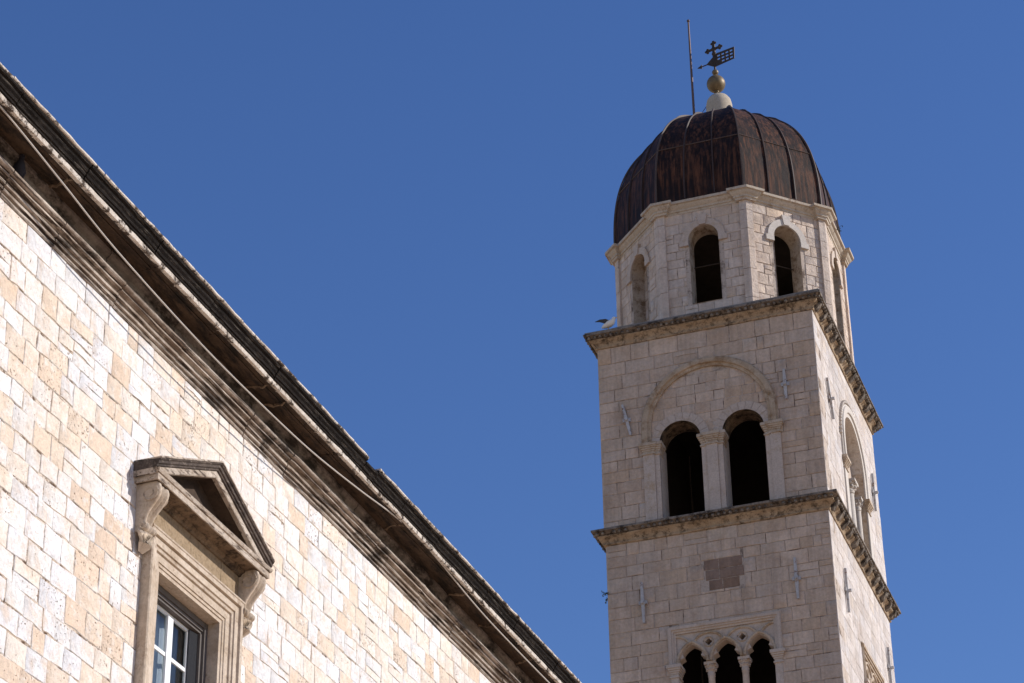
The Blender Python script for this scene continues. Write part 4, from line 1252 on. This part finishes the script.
# -- dome
DC = OCT_C + Vector((-0.023, -0.018))
DZB, DH, DR, DA, DB = 40.35, 4.49, 3.045, 2.85, 2.15
def drad(t, a=DA): return DR * max(0.0, 1 - t ** a) ** (1 / DB)
def dpt(ang, t, ex=0.0):
    """point on the octagonal dome: ang in radians; flats face along the drum's faces"""
    r = drad(t) + ex
    k = math.cos(((ang + PI / 8) % (PI / 4)) - PI / 8)
    k = r / k
    return Vector((DC.x + k * math.cos(ang), DC.y + k * math.sin(ang), DZB + DH * t + (ex * 0.8 if t > 0.85 else 0)))
bm = bmesh.new()
NT_ = 26
ts = [1 - (1 - k / NT_) ** 1.6 for k in range(NT_ + 1)]
angs = []
for k in range(8):
    a0 = PI / 8 + k * PI / 4
    for j in range(8): angs.append(a0 + j * PI / 32)
rows = []
rngd = random.Random(4)
for t in ts[:-1]:
    rows.append([bm.verts.new(dpt(a, t, rngd.uniform(-0.006, 0.006))) for a in angs])
top = bm.verts.new((DC.x, DC.y, DZB + DH))
for r0, r1 in zip(rows[:-1], rows[1:]):
    for k in range(len(angs)): bm.faces.new((r0[k], r0[(k + 1) % len(angs)], r1[(k + 1) % len(angs)], r1[k]))
for k in range(len(angs)): bm.faces.new((rows[-1][k], rows[-1][(k + 1) % len(angs)], top))
lo = [bm.verts.new(Vector((v.co.x, v.co.y, DZB - 0.01))) for v in rows[0]]
dome = obj('dome', bm, M['copper'], tower, smooth=True)
# flared copper edge sheet over the cornice
bm = bmesh.new()
b0 = octv(OH + 0.18, OC + 0.075 + 0.02); b1 = octv(OH + 0.02, OC)
r0 = [bm.verts.new((p.x, p.y, CZ + 0.352)) for p in b0]; r1 = [bm.verts.new((p.x, p.y, CZ + 0.385)) for p in b0]; r2 = [bm.verts.new((p.x - 0.06, p.y, CZ + 0.46)) for p in b1]
for q0, q1 in ((r0, r1), (r1, r2)):
    for k in range(8): bm.faces.new((q0[k], q0[(k + 1) % 8], q1[(k + 1) % 8], q1[k]))
obj('eaves_sheet', bm, M['copper'], dome)
# ridges at the eight edges and standing seams on each face
def rib(ang_of_t, w, name, mat):
    bm = bmesh.new(); rws = []
    for k in range(31):
        t = 0.0 + 0.985 * (1 - (1 - k / 30) ** 1.6)
        a = ang_of_t(t); p = dpt(a, t); q = dpt(a, t, w * 1.5)
        tang = Vector((-math.sin(a), math.cos(a), 0))
        rws.append([bm.verts.new(p - tang * w * 0.8), bm.verts.new(q - tang * w * 0.5), bm.verts.new(q + tang * w * 0.5), bm.verts.new(p + tang * w * 0.8)])
    for a_, b_ in zip(rws[:-1], rws[1:]):
        for j in range(3): bm.faces.new((a_[j], a_[j + 1], b_[j + 1], b_[j]))
    return obj(name, bm, mat, dome, smooth=True)
for k in range(8): rib(lambda t, k=k: PI / 8 + k * PI / 4, 0.030, 'ridge', M['seam_light'])
for k in range(8):
    c = k * PI / 4
    for j in (-1, 1):
        rib(lambda t, c=c, j=j: c + j * math.atan(math.tan(PI / 8) * 0.34), 0.030, 'seam', M['seam'])
bm = bmesh.new()
for k in range(8):
    pts = [dpt(PI / 8 + k * PI / 4 + PI / 4 * j / 8 * 0.999 + 0.0005, 0.47, 0.004) for j in range(9)]
    add_tube(bm, pts, 0.018, 6)
obj('cross_seam', bm, M['seam_light'], dome, smooth=True)
# stone lantern knob, gilt ball, vane
AX = Vector((OCT_C.x - 0.055, OCT_C.y, 0))
bm = bmesh.new()
add_lathe(bm, AX + Vector((0.05, 0, 0)), [(0.40, 44.65), (0.40, 45.2), (0.40, 45.55), (0.392, 45.76), (0.36, 45.91), (0.29, 46.02), (0.17, 46.09), (0.05, 46.11), (0.0, 46.11)], 28)
lan = obj('finial_base', bm, M['lantern'], tower, smooth=True)
bm = bmesh.new()
add_lathe(bm, AX, [(0.05, 46.08), (0.05, 46.24), (0.08, 46.25), (0.08, 46.28)], 12)
add_ball(bm, AX + Vector((0, 0, 46.57)), 0.285, seg=24)
add_lathe(bm, AX, [(0.06, 46.86), (0.045, 46.92), (0.03, 46.95)], 12)
add_ball(bm, AX + Vector((0, 0, 47.01)), 0.10, seg=16)
obj('gilt_ball', bm, M['gold'], tower, smooth=True)
vane_a = math.radians(15)
vd = Vector((math.cos(vane_a), -math.sin(vane_a), 0))
FV = Frame((AX.x, AX.y), (vd.x, vd.y))
bm = bmesh.new()
add_tube(bm, [AX + Vector((0, 0, 47.06)), AX + Vector((0, 0, 47.9))], 0.032, 8)
mast = obj('vane_mast', bm, M['vane'], tower)
bm = bmesh.new()
# flag: outline with a grid of small openings
holes = []
for i in range(4):
    for j in range(3):
        u = 0.12 + i * 0.145; z = 47.30 + j * 0.125
        if i == 0 and j == 0: continue
        holes.append([(u, z), (u + 0.085, z), (u + 0.085, z + 0.07), (u, z + 0.07)])
b2 = bmesh.new(); add_panel(b2, FV, [(0.0, 47.22), (0.69, 47.25), (0.71, 47.68), (0.10, 47.70), (0.0, 47.64)], holes, 0.02); merge(bm, b2, 0.01, FV.n)
add_prism(bm, FV, [(-0.28, 47.42), (-0.03, 47.24), (-0.03, 47.62)], -0.008, 0.012)
add_tube(bm, [FV.p(-0.02, 47.42), FV.p(-0.48, 47.42)], 0.018, 6)
add_prism(bm, FV, [(-0.60, 47.42), (-0.44, 47.35), (-0.44, 47.49)], -0.012, 0.012)
obj('vane_flag', bm, M['vane'], mast)
bm = bmesh.new()
cz = 47.90
add_box(bm, FV, -0.045, 0.045, 47.62, 48.12, -0.02, 0.02)
add_box(bm, FV, -0.20, 0.20, cz - 0.035, cz + 0.035, -0.021, 0.021)
for (u, z) in ((-0.21, cz), (0.21, cz), (0, cz + 0.22)):
    for (du, dz) in ((0, 0.055), (0.055, 0), (-0.055, 0), (0, -0.055)): add_ball(bm, FV.p(u + du, z + dz), 0.048, 1, 0.5, 1, seg=8)
add_ball(bm, FV.p(0, cz), 0.085, 1, 0.5, 1, seg=10); add_ball(bm, FV.p(0, 47.72), 0.075, 1, .7, 1, seg=8)
obj('vane_cross', bm, M['vane'], mast, smooth=True)
# lightning rod with stay wire
bm = bmesh.new()
rd = Vector((0.9848, 0.17, 0)) 
side = Vector((math.cos(math.radians(14)), math.sin(math.radians(14)), 0))
rb = AX - side * 0.72
add_tube(bm, [rb + Vector((0, 0, 44.5)), rb + Vector((0, 0, 46.9)), rb + Vector((0, 0, 49.0))], [0.040, 0.036, 0.026], 8)
add_ball(bm, rb + Vector((0, 0, 49.05)), 0.05, seg=8)
add_ball(bm, rb + Vector((0, 0, 47.9)), 0.034, seg=8)
add_tube(bm, [AX - side * 0.28 + Vector((0, 0, 45.85)), rb + Vector((0, 0, 45.15))], 0.010, 6)
obj('lightning_rod', bm, M['rod'], tower, smooth=True)

# -- iron tie-rod anchors
def anchor(fr, u0, z0, u1, z1):
    bm = bmesh.new()
    a, b = Vector((u0, z0)), Vector((u1, z1)); d = (b - a).normalized(); s = Vector((d.y, -d.x)) * 0.045
    m = (a + b) / 2
    add_prism(bm, fr, [tuple(a + s * 0.6), tuple(a - s * 0.6), tuple(m - s), tuple(b - s * 0.6), tuple(b + s * 0.6), tuple(m + s)], 0.02, 0.085)
    add_box(bm, fr, m.x - 0.11, m.x + 0.11, m.y - 0.05, m.y + 0.05, -0.01, 0.055)
    add_tube(bm, [fr.p(m.x, m.y - 0.02, -0.02), fr.p(m.x, m.y - 0.02, 0.17)], 0.045, 8)
    return obj('tie_anchor', bm, M['iron'], tower)
anchor(FA, fa(-5.34), 33.86, fa(-5.14), 32.90)
anchor(FA, fa(-0.88), 34.05, fa(-0.87), 33.15)
anchor(FA1, f1(-5.03), 28.57, f1(-5.01), 27.42)
anchor(FA1, f1(-0.99), 28.56, f1(-0.98), 27.42)
anchor(FR, 0.97, 34.16, 1.40, 33.12)
anchor(FR, 6.45, 34.0, 6.45, 32.82)
anchor(FR1, 1.25, 28.68, 1.25, 27.45)
anchor(FR1, 6.36, 28.62, 6.36, 27.45)

# ------------------------------------------------------------------ birds and plant
def skin_body(bm, pts, rads, seg=12, flat=1.0):
    pts = [Vector(p) for p in pts]; rings = []
    for i, p in enumerate(pts):
        d = (pts[min(i + 1, len(pts) - 1)] - pts[max(i - 1, 0)]).normalized()
        a = d.cross(Vector((0, 0, 1))).normalized(); b = a.cross(d)
        rings.append([bm.verts.new(p + a * math.cos(2 * PI * k / seg) * rads[i] * flat + b * math.sin(2 * PI * k / seg) * rads[i]) for k in range(seg)])
    for r0, r1 in zip(rings[:-1], rings[1:]):
        for k in range(seg): bm.faces.new((r0[k], r0[(k + 1) % seg], r1[(k + 1) % seg], r1[k]))
    bm.faces.new(rings[0]); bm.faces.new(list(reversed(rings[-1])))

gp = Vector((-5.58, -0.18, Z1 + 0.088))
gull = thing('seagull', gp, 'small white seagull with dark wings half raised, standing on the ledge of the tower', 'bird')
hd = Vector((math.cos(0.15), -math.sin(0.15), 0)); hs = Vector((-hd.y, hd.x, 0))
def gpt(f, z, s=0): return gp + hd * f + hs * s + Vector((0, 0, z))
bm = bmesh.new()
skin_body(bm, [gpt(-0.23, 0.13), gpt(-0.17, 0.15), gpt(-0.08, 0.175), gpt(0.02, 0.20), gpt(0.09, 0.235), gpt(0.125, 0.285), gpt(0.145, 0.325), gpt(0.175, 0.34), gpt(0.195, 0.335)], [0.012, 0.055, 0.092, 0.102, 0.088, 0.062, 0.055, 0.046, 0.016])
body = obj('body', bm, M['gull_white'], gull, smooth=True)
bm = bmesh.new(); skin_body(bm, [gpt(0.195, 0.335), gpt(0.235, 0.327), gpt(0.245, 0.315)], [0.013, 0.009, 0.003], 6); obj('beak', bm, M['beak'], gull, smooth=True)
for s in (-1, 1):
    bm = bmesh.new()
    rt, tp = gpt(0.03, 0.245, s * 0.06), gpt(-0.33, 0.27 + 0.02 * s, s * 0.20)
    k = [gpt(0.05, 0.25, s * 0.06), gpt(-0.04, 0.30, s * 0.12), gpt(-0.20, 0.30, s * 0.17), tp, gpt(-0.22, 0.25, s * 0.14), gpt(-0.10, 0.20, s * 0.09)]
    up = [bm.verts.new(q + Vector((0, 0, 0.008))) for q in k]; dn = [bm.verts.new(q - Vector((0, 0, 0.008))) for q in k]
    bm.faces.new(up); bm.faces.new(list(reversed(dn)))
    for i in range(6): bm.faces.new((up[i], up[(i + 1) % 6], dn[(i + 1) % 6], dn[i]))
    obj('wing', bm, M['gull_dark'], gull)
for s in (-1, 1):
    bm = bmesh.new(); add_tube(bm, [gpt(-0.02, 0.14, s * 0.03), gpt(-0.03, 0.07, s * 0.03), gpt(-0.01, 0.0, s * 0.03), gpt(0.04, 0.004, s * 0.03)], 0.008, 6); obj('leg', bm, M['beak'], gull)

pp0 = FB.p(18.30, 15.012, 0.105)
pigeon = thing('pigeon', pp0, 'dark grey pigeon perched on the ledge under the cornice of the left building', 'bird')
hd = (FB.n * 0.80 - FB.u * 0.6).normalized(); hs = Vector((-hd.y, hd.x, 0))
hd2 = hd
def ppt(f, z, s=0): return pp0 + hd2 * f + hs * s + Vector((0, 0, z))
bm = bmesh.new()
skin_body(bm, [ppt(-0.105, 0.02), ppt(-0.085, 0.055), ppt(-0.055, 0.09), ppt(-0.02, 0.13), ppt(0.01, 0.175), ppt(0.022, 0.215), ppt(0.03, 0.245), ppt(0.045, 0.262), ppt(0.058, 0.26)], [0.012, 0.030, 0.052, 0.064, 0.050, 0.030, 0.027, 0.029, 0.012])
obj('body', bm, M['pigeon'], pigeon, smooth=True)
bm = bmesh.new(); skin_body(bm, [ppt(0.057, 0.26), ppt(0.078, 0.252), ppt(0.084, 0.246)], [0.008, 0.005, 0.002], 6); obj('beak', bm, M['gull_dark'], pigeon)
for s in (-1, 1):
    bm = bmesh.new(); add_tube(bm, [ppt(-0.03, 0.08, s * 0.02), ppt(-0.025, 0.0, s * 0.022), ppt(0.005, 0.002, s * 0.022)], 0.005, 6); obj('leg', bm, M['pigeon_leg'], pigeon)
    bm = bmesh.new(); skin_body(bm, [ppt(0.0, 0.165, s * 0.045), ppt(-0.04, 0.12, s * 0.058), ppt(-0.085, 0.06, s * 0.045), ppt(-0.115, 0.02, s * 0.02)], [0.012, 0.028, 0.022, 0.006], 8); obj('wing', bm, M['pigeon'], pigeon, smooth=True)

def weed(base, out, label, n, ln, seed):
    rng = random.Random(seed); w = thing('wall_plant', base, label, 'plant')
    bs = bmesh.new(); bl = bmesh.new()
    for k in range(n):
        d = (out + Vector((rng.uniform(-.5, .5), rng.uniform(-.5, .5), rng.uniform(-.9, .8)))).normalized()
        a = Vector(base) - out * 0.05; p = [a, a + d * ln * 0.5, a + d * ln + Vector((0, 0, -0.05 * ln))]
        add_tube(bs, p, [0.006, 0.005, 0.002], 5)
        for j in range(8):
            q = a + d * ln * rng.uniform(0.35, 1.0); e = Vector((rng.uniform(-1, 1), rng.uniform(-1, 1), rng.uniform(-1, 1))).normalized(); f = e.cross(d).normalized(); s = rng.uniform(0.02, 0.045)
            bl.faces.new([bl.verts.new(q), bl.verts.new(q + e * s + f * s * 0.5), bl.verts.new(q + e * 2 * s), bl.verts.new(q + e * s - f * s * 0.5)])
    obj('stem', bs, M['leaf'], w); obj('leaf', bl, M['leaf'], w, recalc=False)
weed(Vector((-W - G, 0.05, 28.42)), Vector((-1, -0.2, 0)), 'small straggly weed growing out of the left edge of the tower below its lower cornice', 6, 0.22, 2)
weed(Vector((OCT_C.x + OH + 0.2, OCT_C.y - OH + OC + 1.0, 40.38)), Vector((1, 0, 0.35)).normalized(), 'wispy dry weed sprouting from the right side of the cornice below the dome', 2, 0.26, 5)
